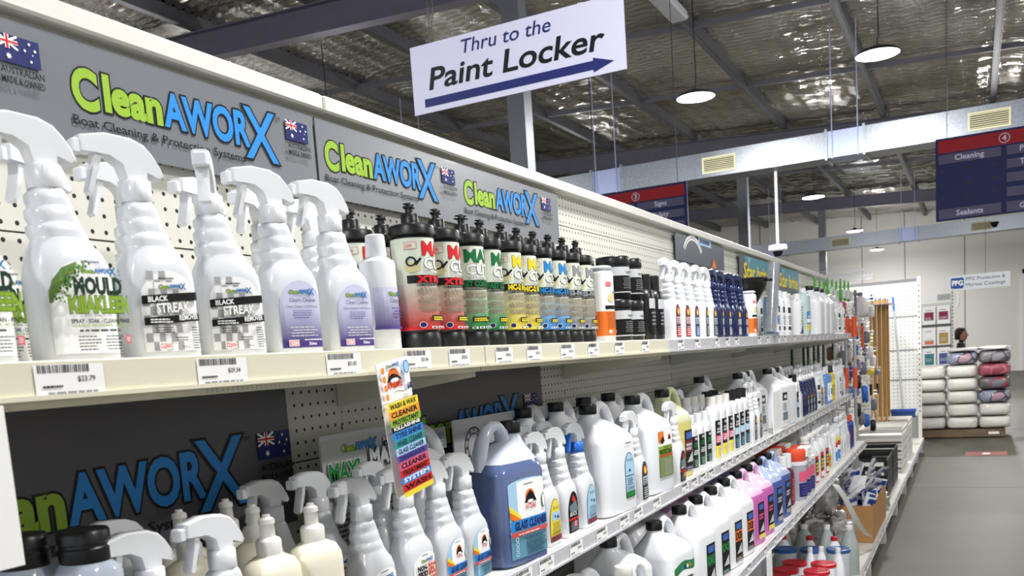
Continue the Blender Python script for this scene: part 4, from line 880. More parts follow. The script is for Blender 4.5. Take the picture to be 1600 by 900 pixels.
for k, (x, y) in enumerate(((.29, 6.05), (.29, 6.30), (.17, 5.95), (.17, 6.2), (.29, 6.52))):
    put(J['plain'] if k in (0, 1, 4) else J['small'], x, y, Z1, 'white jug near the far end of the upper shelf, %s row, %s' % ('back' if x < .2 else 'front', ('nearest', 'middle', 'nearest', 'farthest', 'farthest')[k]), 0, 'white jugs on the upper shelf')
for k, (n, x, y) in enumerate((('plain', .29, 6.72), ('whiteblk', .3, 6.86), ('plain', .29, 7.0), ('whiteblk', .3, 7.14), ('plain', .29, 7.28), ('whiteblk', .3, 7.42), ('plain', .17, 6.8), ('plain', .17, 7.05), ('plain', .17, 7.3))):
    put(S[n] if n == 'plain' else FL[n], x, y, Z1, 'white %s at the very end of the upper shelf, %s' % ('spray bottle' if n == 'plain' else 'flat bottle', ordn[k]+' of that cluster'), rnd.uniform(-.2, .2), 'end cluster on the upper shelf')
# ================================================================== goods on the middle shelf (1.185)
for k, (x, y) in enumerate(((.23, .648), (.285, .688))):
    put(WC, x, y, Z2, 'clear container with wide black ribbed lid at the lower left, %s one' % ('rear', 'front')[k], 0, 'clear containers with black lids')
for k, (n, x, y, rz, d) in enumerate((('plain', .30, .773, 0, 'foremost white spray bottle head at the lower left edge of the picture'), ('plain', .19, .835, 0, 'white spray bottle behind the foremost one at the lower left'), ('plain', .31, .885, 0, 'third white spray bottle at the lower left, trigger in front of the cream bottles'),
        ('skid', .12, 1.20, 0, 'white spray bottle behind the nearer cream lotion bottle'), ('skid', .14, 1.30, 0, 'white spray bottle behind the farther cream lotion bottle'),
        ('skidb', .29, 1.225, 0, 'white spray bottle with blue and red non-skid label, below the grey poster'), ('skid', .29, 1.352, 0, 'white spray bottle with rust lettered label, under the colour strip'), ('glass', .29, 1.464, 0, 'pale blue labelled glass cleaner spray, left of the two by the blue jug'), ('glass', .29, 1.566, 0, 'pale blue labelled glass cleaner spray, touching the blue jug'),
        ('yellow', .30, 1.905, 0, 'white spray bottle with yellow arched label, right of the blue jug'), ('bk2', .30, 2.015, 0, 'white spray bottle with black arched label, between yellow and blue labels'), ('bluehd', .30, 2.135, 0, 'spray bottle with blue collar and sky blue label, left of the big white jug'),
        ('bluehd', .18, 1.94, 0, 'blue collared spray bottle in the back row, nearest'), ('bluehd', .18, 2.09, 0, 'blue collared spray bottle in the back row, middle'), ('bluehd', .18, 2.22, 0, 'blue collared spray bottle in the back row, farthest'), ('glass', .17, 1.44, .1, 'white spray bottle behind the colour strip'))):
    ps(n, x, y, Z2, d, rz)
for k, (x, y) in enumerate(((.30, .975), (.30, 1.073), (.20, 1.055), (.19, .93), (.10, 1.00), (.10, 1.10))):
    put(CR, x, y, Z2, 'cream lotion bottle with pull cap, %s row, %s one' % (('front', 'middle', 'back')[k//2], ('nearer', 'farther')[k % 2]), -.1, 'cream non-skid cleaner bottles', s=1.02, sz=.92)
def jg(k, x, y, z, label, rz=-.14, g='jugs on the shelves'): return put(J[k], x, y, z, label, rz, g)
jg('glass', .282, 1.735, Z2, 'big jug of dark blue glass cleaner with handle to the left', -.16)
jg('plain', .095, 1.70, Z2, 'plain jug with black cap hidden behind the blue glass cleaner jug')
jg('white', .279, 2.325, Z2, 'big white jug with small arched green and blue label')
ps('greyl', .325, 2.49, Z2, 'small white spray bottle between the two big white jugs', 0)
jg('protect', .279, 2.69, Z2, 'white jug with orange and green interior protectant label')
ps('bk2', .33, 2.865, Z2, 'small white spray with dark arched label before the yellow jug')
jg('yellow', .27, 3.02, Z2, 'see-through jug of pale yellow liquid with black cap')
for k, y in enumerate((2.28, 2.50, 2.72, 2.94)): jg('plain', .10, y, Z2, 'plain white jug in the back row of the middle shelf, %s from the left' % ordn[k], 0)
for k, (x, y) in enumerate(((.3, 3.17), (.3, 3.265), (.3, 3.36), (.2, 3.17), (.2, 3.265), (.2, 3.36))):
    put(FL['green'], x, y, Z2, 'low white bottle with dark green label, %s row, %s from the left' % (('front', 'back')[k//3], ordn[k % 3]), 0, 'green labelled bottles')
for k, (x, y) in enumerate(((.3, 3.47), (.3, 3.575), (.3, 3.68), (.2, 3.47), (.2, 3.575), (.2, 3.68))):
    put(FL['pinkblk'], x, y, Z2, 'white bottle with black, pink and yellow label, %s row, %s from the left' % (('front', 'back')[k//3], ordn[k % 3]), 0, 'black and pink labelled bottles')
for k, (x, y) in enumerate(((.3, 3.785), (.3, 3.885), (.3, 3.985), (.2, 3.8), (.2, 3.91))):
    put(FL['bluelab'], x, y, Z2, 'white bottle with black cap and teal label, %s row, %s from the left' % (('front', 'back')[k//3], ordn[k % 3]), 0, 'teal labelled bottles')
for k, y in enumerate((3.3, 3.52, 3.75)): ps('plain', .10, y, Z2, 'white spray bottle at the back above the green labelled bottles, %s' % ordn[k])
for k, y in enumerate((4.09, 4.2)): ps('greyl', .31, y, Z2, 'white spray bottle with dark label beside the tall white card, %s' % ('nearer', 'farther')[k])
jg('blackl', .22, 4.36, Z2, 'white jug with small black square label, nearer one'); jg('blackl', .2, 4.60, Z2, 'white jug with small black square label, farther one')
jg('plain', .10, 4.12, Z2, 'plain white jug against the back panel above the card'); jg('plain', .27, 5.0, Z2, 'white jug right of the blank white card')
jg('blackl', .27, 4.8, Z2, 'white jug with dark label just beyond the blank card')
o = tag(MB().box(.345, 4.44, Z2, .349, 4.62, Z2+.2).build('blank_card', card_m), 'blank white card standing at the middle shelf edge', 'card')
mid = [('whiteblk', 5.15), ('bluelab', 5.27), ('plainS', 5.38), ('navywS', 5.5), ('navywS', 5.61), ('navywS', 5.72), ('navywS', 5.83), ('navywS', 5.94), ('whiteblk', 6.06), ('greylS', 6.18), ('bluelS', 6.3), ('bluefl', 6.45), ('bluefl', 6.57), ('yellowfl', 6.72), ('yellowfl', 6.8), ('plainS', 6.95), ('whiteblk', 7.1), ('purple', 7.22), ('plainS', 7.36)]
dd = {'whiteblk': 'white bottle with black and white label', 'bluelab': 'white bottle with teal label', 'plainS': 'white spray bottle', 'navywS': 'navy spray bottle with white head', 'greylS': 'white spray bottle with dark label', 'bluelS': 'white spray bottle with blue label', 'bluefl': 'bottle of blue liquid with white cap', 'yellowfl': 'slim yellow bottle with black cap', 'purple': 'bottle with purple label'}
cnt = {}
for n, y in mid:
    cnt[n] = cnt.get(n, 0)+1
    for x, w in ((.30, 'front'), (.18, 'back')):
        if w == 'back' and n in ('bluefl', 'yellowfl', 'purple'): continue
        P = S[n[:-1]] if n.endswith('S') else FL[n]
        put(P, x, y, Z2, '%s, far middle shelf, %s row, %s from left' % (dd[n], w, ordn[cnt[n]-1]), rnd.uniform(-.15, .15), 'far goods on the middle shelf')
# ================================================================== goods on the lower shelf (.81)
for k, (y, n) in enumerate(((2.62, 'green'), (2.885, 'ixi'), (3.085, 'ixb'), (3.285, 'orange'), (3.485, 'orange'), (3.69, 'pink'), (3.89, 'pink'), (4.095, 'blue'), (4.30, 'blue'))):
    x = .352
    d = {'green': 'white jug with wavy green band label, front of the lower shelf', 'ixi': 'white jug with black and green label, beside the wavy green one', 'ixb': 'white jug with green lettering on black label, third on the lower shelf', 'orange': 'white jug with orange and black label', 'pink': 'jug of pink liquid with black cap', 'blue': 'jug of blue liquid with black cap'}[n]
    if n in ('orange', 'pink', 'blue'): d += ', '+('nearer' if k in (3, 5, 7) else 'farther')+' one'
    jg(n, x, y, Z3, d)
jg('green', .30, 2.37, Z3, 'white jug with green band half hidden under the middle shelf edge')
for k, (y, n) in enumerate(((2.60, 'plain'), (2.82, 'plain'), (3.04, 'plain'), (3.26, 'pink'), (3.48, 'pink'), (3.7, 'plain'), (3.92, 'blue'), (4.14, 'blue'))):
    jg(n, .17, y, Z3, 'jug in the back row of the lower shelf, %s from the left' % ordn[k], 0)
for k, (x, y) in enumerate(((.315, 2.09), (.40, 2.21), (.40, 2.38))):
    jg('small', x if k != 2 else .405, y if k != 2 else 2.42, Z3-.0, 'small white jug with ribbed white cap at the bottom edge, %s from the left' % ordn[k]) if k < 2 else None
for k, y in enumerate((4.5, 4.62)): put(FL['maroon'], .37, y, Z3, 'dark maroon bottle with white cap next to the blue jugs, %s' % ('nearer', 'farther')[k])
T_clr = tub(white_p, mat('clear_grey_tub', 'b4b6c0', .15, alpha=.7), .055, .2, 'pad_tub')
for k, y in enumerate((4.79, 4.92, 5.05)): put(T_clr, .385, y, Z3, 'purplish clear tub with white lid under the orange pads, %s' % ('nearest', 'middle', 'farthest')[k])
orange_m = mat('orange_foam', 'dc4a26', .6)
def wash_pack(x, y, z, label):
    r = empty('wash_pad_pack', (x, y, z), label=label, cat='pack', group='orange and white pad packs')
    for a in (-.06, .06): MB().loft([(0, .05, .04, a, 0, 2.4), (.012, .058, .05, a, 0, 2.4), (.05, .06, .052, a, 0, 2.4), (.062, .05, .045, a, 0, 2.4)], 16).build('pad', orange_m, r, 50)
    D = Deco(); D.poly([[(-.07+.0, .02), (-.03, .012), (.03, .012), (.07, .02), (.06, .032), (.075, .045), (.03, .05), (-.03, .05), (-.075, .045), (-.06, .032)]], iw); D.build('paper_band', on_x(.0587), r)
    MB().box(.0, -.07, .016, .0585, .07, .064, bev=.005).build('band', mat('band_white', 'f0f0f0'), r)
for k, (x, y, n) in enumerate(((.385, 4.865, 0), (.255, 4.75, 0), (.255, 5.02, 0))):
    if k: put(T_clr, x, y-.06, Z3, 'purplish clear tub behind, below orange pads, %s one' % ('', 'nearer', 'farther')[k]); put(T_clr, x, y+.06, Z3, 'purplish clear tub behind, below orange pads, %s pair, far side' % ('', 'nearer', 'farther')[k])
    wash_pack(x, y, Z3+.2005, 'orange pad pack with white band on the tubs, '+('at the shelf edge', 'behind, nearer', 'behind, farther')[k])
for k, (y) in enumerate((5.22, 5.42, 5.62)): jg('redlab', .375, y, Z3, 'white jug with red and yellow label on the lower shelf, %s from the left' % ordn[k])
for k, (n, y) in enumerate((('yelwS', 5.78), ('yelwS', 5.9), ('plainS', 6.03), ('rainbow', 6.2), ('rainbow', 6.34), ('plainS', 6.5), ('yelwS', 6.64), ('plainS', 6.78), ('plainS', 6.9), ('orangecap', 7.05), ('orangecap', 7.17), ('plainS', 7.33))):
    P = S[n[:-1]] if n.endswith('S') else FL[n]; d = {'yelwS': 'white spray bottle with yellow label', 'plainS': 'plain white spray bottle', 'rainbow': 'white bottle with yellow, red and blue bands', 'orangecap': 'royal blue bottle with orange cap'}[n]
    put(P, .375, y, Z3, d+', lower shelf, place %s past red labelled jugs' % ordn[k], rnd.uniform(-.15, .15), 'far goods on the lower shelf')
    if n != 'orangecap': put(P, .25, y+.03, Z3, d+', lower shelf, second row, place %s' % ordn[k], rnd.uniform(-.15, .15), 'far goods on the lower shelf')
# ================================================================== goods on the base deck (.2)
redlid = mat('red_lid', 'c2202e', .35); bluelid = mat('blue_lid', '2c5a96', .3); frost = mat('milky_tub', 'c8d0d4', .25, alpha=.75)
T_red = tub(redlid, R=.062, H=.24); T_blue = tub(bluelid, frost, .062, .25)
for k, (x, y) in enumerate(((.31, 4.62), (.465, 4.62), (.32, 4.79), (.475, 4.79), (.335, 4.96), (.485, 4.96), (.31, 4.45), (.46, 4.45))):
    put(T_red, x, y, Z4, 'white tub with red lid, %s column, %s from the front' % (('left', 'right')[k % 2], ordn[k//2]) if k < 6 else 'white tub with red lid, %s, cut by the bottom edge' % ('left', 'right')[k % 2], 0, 'red lidded tubs')
for k, (x, y) in enumerate(((.10, 5.22), (.24, 5.24), (.38, 5.26), (.52, 5.28), (.10, 4.95), (.16, 5.06))):
    if k == 5: continue
    put(T_blue, x, y, Z4, 'milky container with blue lid, '+('%s in the row behind the red lids' % ordn[k] if k < 4 else 'in front at the far left'), 0, 'blue lidded containers')
cone_b = {}
def cap_bottle(body, cap, R=.05, H=.27):
    r = empty('round_bottle', cat='bottle'); MB().lathe([(R*.94, 0), (R, .005), (R, H*.52), (R*.93, H*.62), (R*.6, H*.82), (R*.36, H*.9), (R*.34, H*.93)], 24).build('bottle_body', body, r, 45)
    MB().lathe([(R*.38, H*.91), (R*.4, H*.92), (R*.4, H-.002), (R*.34, H)], 24, ribs=1).build('cap', cap, r, 40); return r
CBR = cap_bottle(white_p, redlid); CBW = cap_bottle(mat('grey_clear_bottle', 'a8b2b0', .15, alpha=.85), white_p, .055, .3); CBS = cap_bottle(white_p, white_p, .035, .29)
for k, (x, y) in enumerate(((.18, 5.50), (.33, 5.50), (.47, 5.50))): put(CBR, x, y, Z4, 'white bottle with red cap behind the blue lids, %s from the left' % ordn[k], 0, 'red capped bottles')
for k, (x, y) in enumerate(((.14, 5.70), (.27, 5.70), (.40, 5.70), (.53, 5.70))): put(CBW, x, y, Z4, 'clear grey bottle with white cap behind the red caps, %s from the left' % ordn[k], 0, 'white capped clear bottles')
for k, (x, y) in enumerate(((.395, 5.10), (.45, 5.13), (.54, 5.11))): put(CBS, x, y, Z4, 'slim white bottle rising between red and blue lids, %s from the left' % ordn[k], 0, 'slim white bottles')
def bag(name, x, y, z, sx, sy, sz, m, label, cat='bag', seed=1, flat=False, ns=(14, 20), amp=.08, parent=None, tuck=False):
    """soft filled bag: cushion shape with creases"""
    R = random.Random(seed); mb = MB(); N = ns[1]; H = ns[0]; vs = []; fs = []; of = R.uniform(0, 90)
    for j in range(H+1):
        p = pi*j/H; 
        for i in range(N):
            t = 2*pi*i/N; e = .35
            cx = math.copysign(abs(cos(t))**e, cos(t)); cy = math.copysign(abs(sin(t))**e, sin(t)); sp = abs(sin(p))**.32; cz = -math.copysign(abs(cos(p))**.5, cos(p))
            q = 1+amp*mn.noise(Vector((cx*2+of, cy*2, cz*3)))+amp*.5*mn.noise(Vector((cx*6+of, cy*6, cz*6)))
            vs.append((sx*cx*sp*q, sy*cy*sp*q, sz*(cz*q*.98+1)))
    for j in range(H):
        for i in range(N): fs.append((j*N+i, j*N+(i+1) % N, (j+1)*N+(i+1) % N, (j+1)*N+i))
    mb.add(vs, fs); o = mb.build(name, m, parent, 50); o.location = (x, y, z)
    if label: tag(o, label, cat)
    return o
foilbag = mat('crinkled_clear_film', 'aaa6a4', .12, .35, noise=.45, nscale=14, bump=.01)
for k, (x, y, z, s) in enumerate(((.115, 6.05, .2, .10), (.29, 6.05, .2, .10), (.46, 6.05, .2, .095), (.14, 6.31, .2, .11), (.36, 6.33, .2, .11), (.12, 6.05, .46, .10), (.33, 6.2, .46, .10), (.16, 6.40, .46, .085))):
    bag('film_bag', x, y, z+.014, s*.72, s*.95, .118, foilbag, 'dark grey crinkled clear film bag under the lower shelf, %s' % ['nearest, by the back panel', 'nearest, middle', 'nearest, at the deck edge', 'farther, by the back panel', 'farther, towards the aisle', 'upper layer, by the back panel', 'upper layer, middle', 'upper layer, rear'][k], seed=k, amp=.35)
kraft = mat('kraft_cardboard', 'a67c4c', .8, noise=.1, nscale=12)
def carton(x, y, z, w, l, h, label, m=kraft, band=None):
    r = empty('open_carton', (x, y, z), label=label, cat='box'); t = .005
    MB().box(-w/2, -l/2, 0, w/2, l/2, t).build('bottom', m, r)
    for n, a in (('side', (-w/2, -l/2, t, -w/2+t, l/2, h)), ('side', (w/2-t, -l/2, t, w/2, l/2, h)), ('side', (-w/2+t, -l/2, t, w/2-t, -l/2+t, h)), ('side', (-w/2+t, l/2-t, t, w/2-t, l/2, h))): MB().box(*a).build(n, m, r)
    if band:
        MB().box(-w/2-.001, -l/2-.001, h*.55, w/2+.001, l/2+.001, h*.98).box(-w/2-.0005, -l/2, h*.56, w/2+.0005, l/2, h*.97).build('white_band', band, r) if 0 else None
    return r
bw = mat('sachet_white', 'f6f7fa', .25, bump=.004, nscale=30); bb = mat('sachet_blue', '1f3f96', .3); 
def sachet(x, y, z, rz, tilt, k):
    r = empty('sachet', (x, y, z), label='white and blue sachet standing in the cartons, %s' % k, cat='packet', group='white and blue sachets')
    mb = MB(); vs = []; fs = []
    for j in range(6):
        for i in range(6): vs.append((.012*sin(pi*i/5)*sin(pi*j/5)+.004*sin(i*2.3+j), -.06+.024*i, .026*j))
    for j in range(5):
        for i in range(5): fs.append((j*6+i, j*6+i+1, j*6+i+7, j*6+i+6))
    n = len(vs); vs += [(-v[0]-.003, v[1], v[2]) for v in vs]; fs += [tuple(q+n for q in reversed(f)) for f in fs]
    mb.add(vs, fs); mb.build('pouch', bw, r, 60)
    D = Deco(); D.r(-.045, .085, .045, .12, bb); D.poly([[(-.045, .02), (-.01, .06), (.045, .05), (.045, .02)]], bb); D.build('print', on_x(.015), r)
    r.rotation_euler = (rnd.uniform(-.35, .35), tilt, rz); return r
carton(.40, 6.85, Z4, .36, .5, .26, 'brown open carton of blue and white sachets, nearer, on the base deck')
carton(.40, 7.42, Z4, .36, .5, .26, 'brown open carton of blue and white sachets, farther, on the base deck')
cb = 0
for yy in (6.68, 6.84, 7.0, 7.26, 7.42, 7.58):
    for xx in (.28, .36, .44, .52):
        sachet(xx+rnd.uniform(-.01, .01), yy+rnd.uniform(-.02, .02), Z4+.17+rnd.uniform(0, .02), rnd.uniform(-.6, .6)-.4, rnd.uniform(-.2, .3), 'row %s, place %s' % (ordn[cb//4], ordn[cb % 4])); cb += 1
for k, (xx, yy) in enumerate(((.33, 6.75), (.45, 6.8), (.38, 6.95), (.30, 7.3), (.45, 7.35), (.36, 7.5), (.50, 7.0), (.5, 7.55), (.3, 6.9), (.42, 6.66), (.5, 6.82), (.34, 7.1), (.44, 7.18), (.28, 7.62), (.46, 7.62), (.4, 7.28))):
    sachet(xx, yy, Z4+.30+.02*(k % 3), rnd.uniform(-1, 1), rnd.uniform(.2, .9), 'loose on top, %s' % (ordn+['thirteenth', 'fourteenth', 'fifteenth', 'sixteenth'])[k])
grey_box = mat('grey_carton', 'b4b4b6', .5)
carton(.20, 6.66, Z4, .02+.0, .01, .01, 'x') if 0 else None
silver = mat('silver_pouch', 'b6b6b6', .2, .8, noise=.3, nscale=20, bump=.01)
for k, (x, y) in enumerate(((.52, 7.95), (.42, 8.0), (.50, 8.15))): bag('silver_pouch', x, y, Z4+.0, .06, .07, .05, silver, 'crumpled silver pouch at the deck edge, %s of three' % ordn[k], seed=k+20, amp=.4)
bkc = mat('crate_black', '141519', .45)
def crate(x, y, z, w, l, h, m, label, name='plastic_crate', slats=4, group=None):
    r = empty(name, (x, y, z), label=label, cat='crate', group=group); t = .012
    MB().box(-w/2+t, -l/2+t, 0, w/2-t, l/2-t, t).build('crate_floor', m, r)
    for cx, cy in ((-1, -1), (-1, 1), (1, -1), (1, 1)): MB().box(cx*(w/2-t), cy*(l/2-t), 0, cx*w/2, cy*l/2, h).build('corner_post', m, r) if cx*cy > 0 and cx > 0 else MB().box(min(cx*(w/2-t), cx*w/2), min(cy*(l/2-t), cy*l/2), 0, max(cx*(w/2-t), cx*w/2), max(cy*(l/2-t), cy*l/2), h).build('corner_post', m, r)
    step = h/slats
    for i in range(slats):
        z0 = i*step+.004; z1 = z0+step*(.72 if slats > 2 else .5)
        if i == slats-1: z1 = h
        for s in (-1, 1):
            a, b = sorted((s*(w/2-t*.7), s*w/2)); MB().box(a, -l/2+t, z0, b, l/2-t, z1).build('side_slat', m, r)
            a, b = sorted((s*(l/2-t*.7), s*l/2)); MB().box(-w/2+t, a, z0, w/2-t, b, z1).build('end_slat', m, r)
    return r
for k, (x, y, z) in enumerate(((.33, 8.75, 0), (.33, 8.75, .175), (.33, 9.40, 0), (.33, 9.40, .175))):
    c_ = crate(x, y, Z4+z, .40, .56, .17, bkc, 'black plastic crate on the base deck, %s stack, %s' % (('nearer', 'farther')[k//2], ('lower', 'upper')[k % 2]), group='black crates')
for q in [o for o in bpy.data.objects if o.name.startswith('plastic_crate')]:
    for k in range(2): MB().box(.02, -.284, .03+.08*k, .17, -.28, .065+.08*k).build('white_strip', card_m, q)
whc = mat('basket_white', 'e6e4de', .4)
for k in range(5):
    crate(.33, 10.5, Z4+.09*k, .44, .7, .088, whc, 'white slatted basket in the nearer stack, %s from the bottom' % ordn[k], 'stacking_basket', 2, 'white baskets')
    crate(.33, 11.4, Z4+.09*k, .44, .7, .088, whc, 'white slatted basket in the farther stack, %s from the bottom' % ordn[k], 'stacking_basket', 2, 'white baskets')
# curled ticket strip
D = Deco(); P = []; c = []
for i in range(15):
    t = i/14; c.append((.468+.03*sin(t*2.5)+.1*t*t, 5.5+.72*t*t+.1*t, .775-.43*t+.05*sin(t*5)))
vs = []; fs = []
for i, (x, y, z) in enumerate(c): vs += [(x, y-.02, z+.012), (x+.03, y+.04, z-.006), (x+.0305, y+.0405, z-.0055), (x+.0005, y-.0195, z+.0125)]
for i in range(14): q = i*4; fs += [(q, q+1, q+5, q+4), (q+3, q+7, q+6, q+2)]
o = mesh('ticket_strip', vs, fs, card_m); tag(o, 'loose curled white ticket strip hanging off the lower shelf edge', 'ticket strip')
o = MB().box(.461, 3.62, .60, .463, 3.72, .775).build('ticket_strip', card_m); tag(o, 'short straight white ticket strip hanging under the lower shelf by the bottom edge', 'ticket strip')
# ================================================================== hanging goods past the shelves
hook_m = mat('hook_chrome', 'b8b8bc', .3, .8)
def hook(x0, y, z, L, label, tick=True):
    r = empty('display_hook', (x0, y, z), label=label, cat='hook', group='display hooks')
    MB().tube([(0, 0, 0), (L, 0, 0), (L+.012, 0, .012)], .0028, 6).build('rod', hook_m, r)
    MB().tube([(0, 0, .03), (L, 0, .034)], .002, 6).build('rod', hook_m, r)
    if tick: MB().box(L, -.017, .016, L+.002, .017, .046).build('ticket_plate', card_m, r)
    return r
gbr = mat('green_plastic', '4ea82c', .35); dgr = mat('dark_green_plastic', '174a34', .35); wood = mat('handle_wood', 'b98c50', .5, noise=.15, nscale=6, stretch=(10, 10, 1)); bristle = mat('bristle_white', 'd8d8dc', .8, bump=.003, nscale=90)
spg = mat('sponge_yellow', 'dcc23a', .8, bump=.004, nscale=40); org = mat('orange_plastic', 'd6542a', .4); gry = mat('grey_plastic', '707680', .5); mopw = mat('mop_yarn_white', 'e0dcdc', .9, bump=.006, nscale=40)
def hand_brush(x, y, z, m, label, L=.24, wd=1.):
    r = empty('hand_brush', (x, y, z), label=label, cat='brush', group='hanging brushes')
    MB().loft([(-L, .012*wd, .008, 0, 0, 2.4), (-L+.01, .022*wd, .012, 0, 0, 2.4), (-L*.5, .024*wd, .013, 0, 0, 2.4), (-L*.42, .013, .010, 0, 0, 2.2), (-.03, .012, .009, 0, 0, 2.2), (0, .006, .005, 0, 0, 2)], 14).build('handle', m, r, 50)
    MB().box(.012, -.019, -L+.01, .036, .019, -L*.52, bev=.004).build('bristles', bristle, r); return r
for k in range(9):
    hand_brush(.09+.085*(k % 3), 7.62+.085*k, 2.11-.01*(k % 3), gbr, 'bright green brush hanging high past the end of the upper shelf, %s from the left' % ordn[k], .17, 1.5)
for k in range(6): hook(.0, 7.8+.22*k, 2.125, .4, 'high display hook near the top of the back wall, %s from the left' % ordn[k])
for k in range(7): hand_brush(.10+.08*(k % 3), 6.45+.16*k, 1.585, dgr, 'dark green brush hanging under the upper shelf end, %s from the left' % ordn[k], .30)
mop = empty('hanging_mop_head', (.28, 9.0, 1.99), label='white fluffy mop head hanging high among the hooks', cat='mop')
MB().lathe([(.02, 0), (.045, -.02), (.07, -.08), (.075, -.14), (.05, -.19), (.01, -.2)][::-1], 20).build('yarn_head', mopw, mop, 60); MB().box(-.02, -.03, 0, .02, .03, .03, bev=.004).build('clamp', gry, mop)
def squeegee(x, y, z, m, label):
    r = empty('squeegee', (x, y, z), label=label, cat='squeegee'); MB().box(-.012, -.08, -.03, .012, .08, 0, bev=.004).build('head', m, r); MB().box(-.003, -.085, .0, .003, .085, .02).build('blade', ik, r); MB().tube([(0, 0, -.03), (0, 0, -.2)], .012, 10).build('handle', m, r, 50)
def sponge(x, y, z, m, label, s=1.):
    r = empty('sponge', (x, y, z), label=label, cat='sponge'); MB().box(-.025*s, -.055*s, -.15*s, .025*s, .055*s, -.03*s, bev=.012*s).build('sponge_block', m, r, 50); MB().box(-.004, -.04*s, -.03*s, .004, .04*s, .01).build('header_card', card_m, r)
def roller(x, y, z, m, label):
    r = empty('paint_roller', (x, y, z), label=label, cat='roller'); MB().tube([(0, -.11, 0), (0, .11, 0)], .027, 16).build('sleeve', m, r, 40); MB().tube([(0, .12, 0), (0, .14, 0), (0, .14, -.07), (0, 0, -.08), (0, 0, -.12)], .0035, 6).build('frame_wire', hook_m, r); MB().tube([(0, 0, -.12), (0, 0, -.23)], .013, 10).build('handle', black_p, r, 50)
items = [('sponge', .30, 8.05, 1.80, org, 'orange'), ('sponge', .30, 8.35, 1.77, org, 'orange'), ('sponge', .22, 8.6, 1.84, gry, 'grey'), ('squeegee', .30, 8.95, 1.72, org, 'orange'), ('sponge', .25, 9.25, 1.83, mopw, 'white'), ('sponge', .28, 9.5, 1.70, gry, 'grey'), ('squeegee', .30, 9.15, 1.50, gry, 'grey'),
         ('sponge', .3, 9.55, 1.55, mopw, 'white'), ('sponge', .3, 9.0, 1.42, gry, 'grey'), ('roller', .3, 9.62, 1.27, spg, 'yellow'), ('sponge', .28, 8.7, 1.31, black_p, 'black'), ('sponge', .3, 9.05, 1.20, blue_p, 'blue'), ('sponge', .28, 9.3, 1.14, blue_p, 'blue'), ('squeegee', .3, 8.3, 1.45, org, 'orange'), ('sponge', .22, 8.2, 1.30, mopw, 'white'),
         ('roller', .3, 10.3, 1.24, gry, 'grey'), ('sponge', .3, 8.75, .98, gry, 'grey'), ('sponge', .3, 9.2, .92, blue_p, 'blue'), ('sponge', .3, 9.8, 1.95, mopw, 'white'), ('squeegee', .28, 9.85, 1.62, spg, 'yellow'), ('sponge', .28, 10.1, 1.45, mopw, 'white'), ('sponge', .3, 9.9, 1.02, gry, 'grey'), ('squeegee', .25, 8.9, 2.02, gry, 'grey'), ('squeegee', .25, 10.4, 2.03, blue_p, 'blue'), ('sponge', .3, 8.45, 1.08, black_p, 'black'),
         ('sponge', .25, 7.95, 1.55, gry, 'grey'), ('sponge', .25, 8.5, 1.56, mopw, 'white'), ('squeegee', .28, 8.0, 1.20, gry, 'grey'), ('sponge', .28, 10.0, .80, black_p, 'black'), ('sponge', .25, 8.0, .98, org, 'orange')]
R9 = random.Random(3); pal9 = [(gry, 'grey'), (mopw, 'white'), (org, 'orange'), (mat('tan_sponge', 'b48c5c', .8), 'tan'), (mat('mauve_pack', '8c6c94', .5), 'mauve'), (blue_p, 'blue'), (mat('brown_pack', '5c3c30', .6), 'brown'), (mat('red_pack', 'a8323a', .5), 'red')]
for i9 in range(34):
    yy = 7.95+.4*(i9 % 7)+R9.uniform(-.05, .05); zz = 2.0-.2*(i9//7)-R9.uniform(0, .04)
    m9, c9 = R9.choice(pal9); items.append((R9.choice(('sponge', 'sponge', 'squeegee')), R9.uniform(.10, .2), yy, zz, m9, c9))
fam = {}
for it in sorted(items, key=lambda t: -t[3]): fam.setdefault((it[0], it[5]), []).append(it)
for k, it in enumerate(items):
    kind, x, y, z, m, col = it; F_ = fam[(kind, col)]; n = F_.index(it)
    w = {'sponge': 'sponge pack', 'squeegee': 'window squeegee', 'roller': 'paint roller'}[kind]
    wh = '' if len(F_) == 1 else (', topmost of its colour' if n == 0 else ', lowest of its colour' if n == len(F_)-1 else ', %s of its colour from the top' % (ordn+['thirteenth', 'fourteenth', 'fifteenth', 'sixteenth'])[n])
    {'sponge': sponge, 'squeegee': squeegee, 'roller': roller}[kind](x, y, z, m, '%s %s hanging past the shelf ends%s' % (col, w, wh))
    hook(.0, y, z+.015, x+.03, 'display hook holding the %s %s%s' % (col, w, wh), True)
for k in range(8):
    x, y = .14+.045*(k % 4), 11.45+.09*k
    r = empty('broom_handle', (x, y, .54), label='brown wooden broom handle hanging at the end, %s from the left' % ordn[k], cat='handle', group='wooden handles')
    MB().tube([(0, 0, 0), (0, 0, 1.49)], .014, 10).build('shaft', wood, r, 50); MB().tube([(0, 0, 1.49), (0, 0, 1.51)], .011, 8).build('end_cap', gry, r)
r = empty('handle_rack', (0, 11.8, 1.98), label='steel rack arm carrying the wooden handles', cat='rack'); MB().box(0, -.4, -.01, .36, .36, 0).build('rack_plate', hook_m, r)
br = empty('push_broom', (.40, 12.6, .62), label='blue headed push broom with long pale handle leaning by the white panel', cat='broom')
MB().box(-.15, -.04, 0, .15, .04, .05, bev=.008).build('broom_head', mat('broom_blue', '2c4fa4', .5), br); MB().box(-.14, -.035, -.06, .14, .035, 0).build('bristles', mat('broom_bristle_blue', '35528f', .9, bump=.01, nscale=60), br); MB().tube([(0, 0, .04), (-.12, .25, 1.47)], .013, 10).build('handle', mat('handle_pale', 'b9bcc4', .3, .4), br, 50)
MB().tube([(-.106, .22, 1.3), (-.12, .25, 1.47)], .0145, 10).build('grip', blue_p, br, 50)
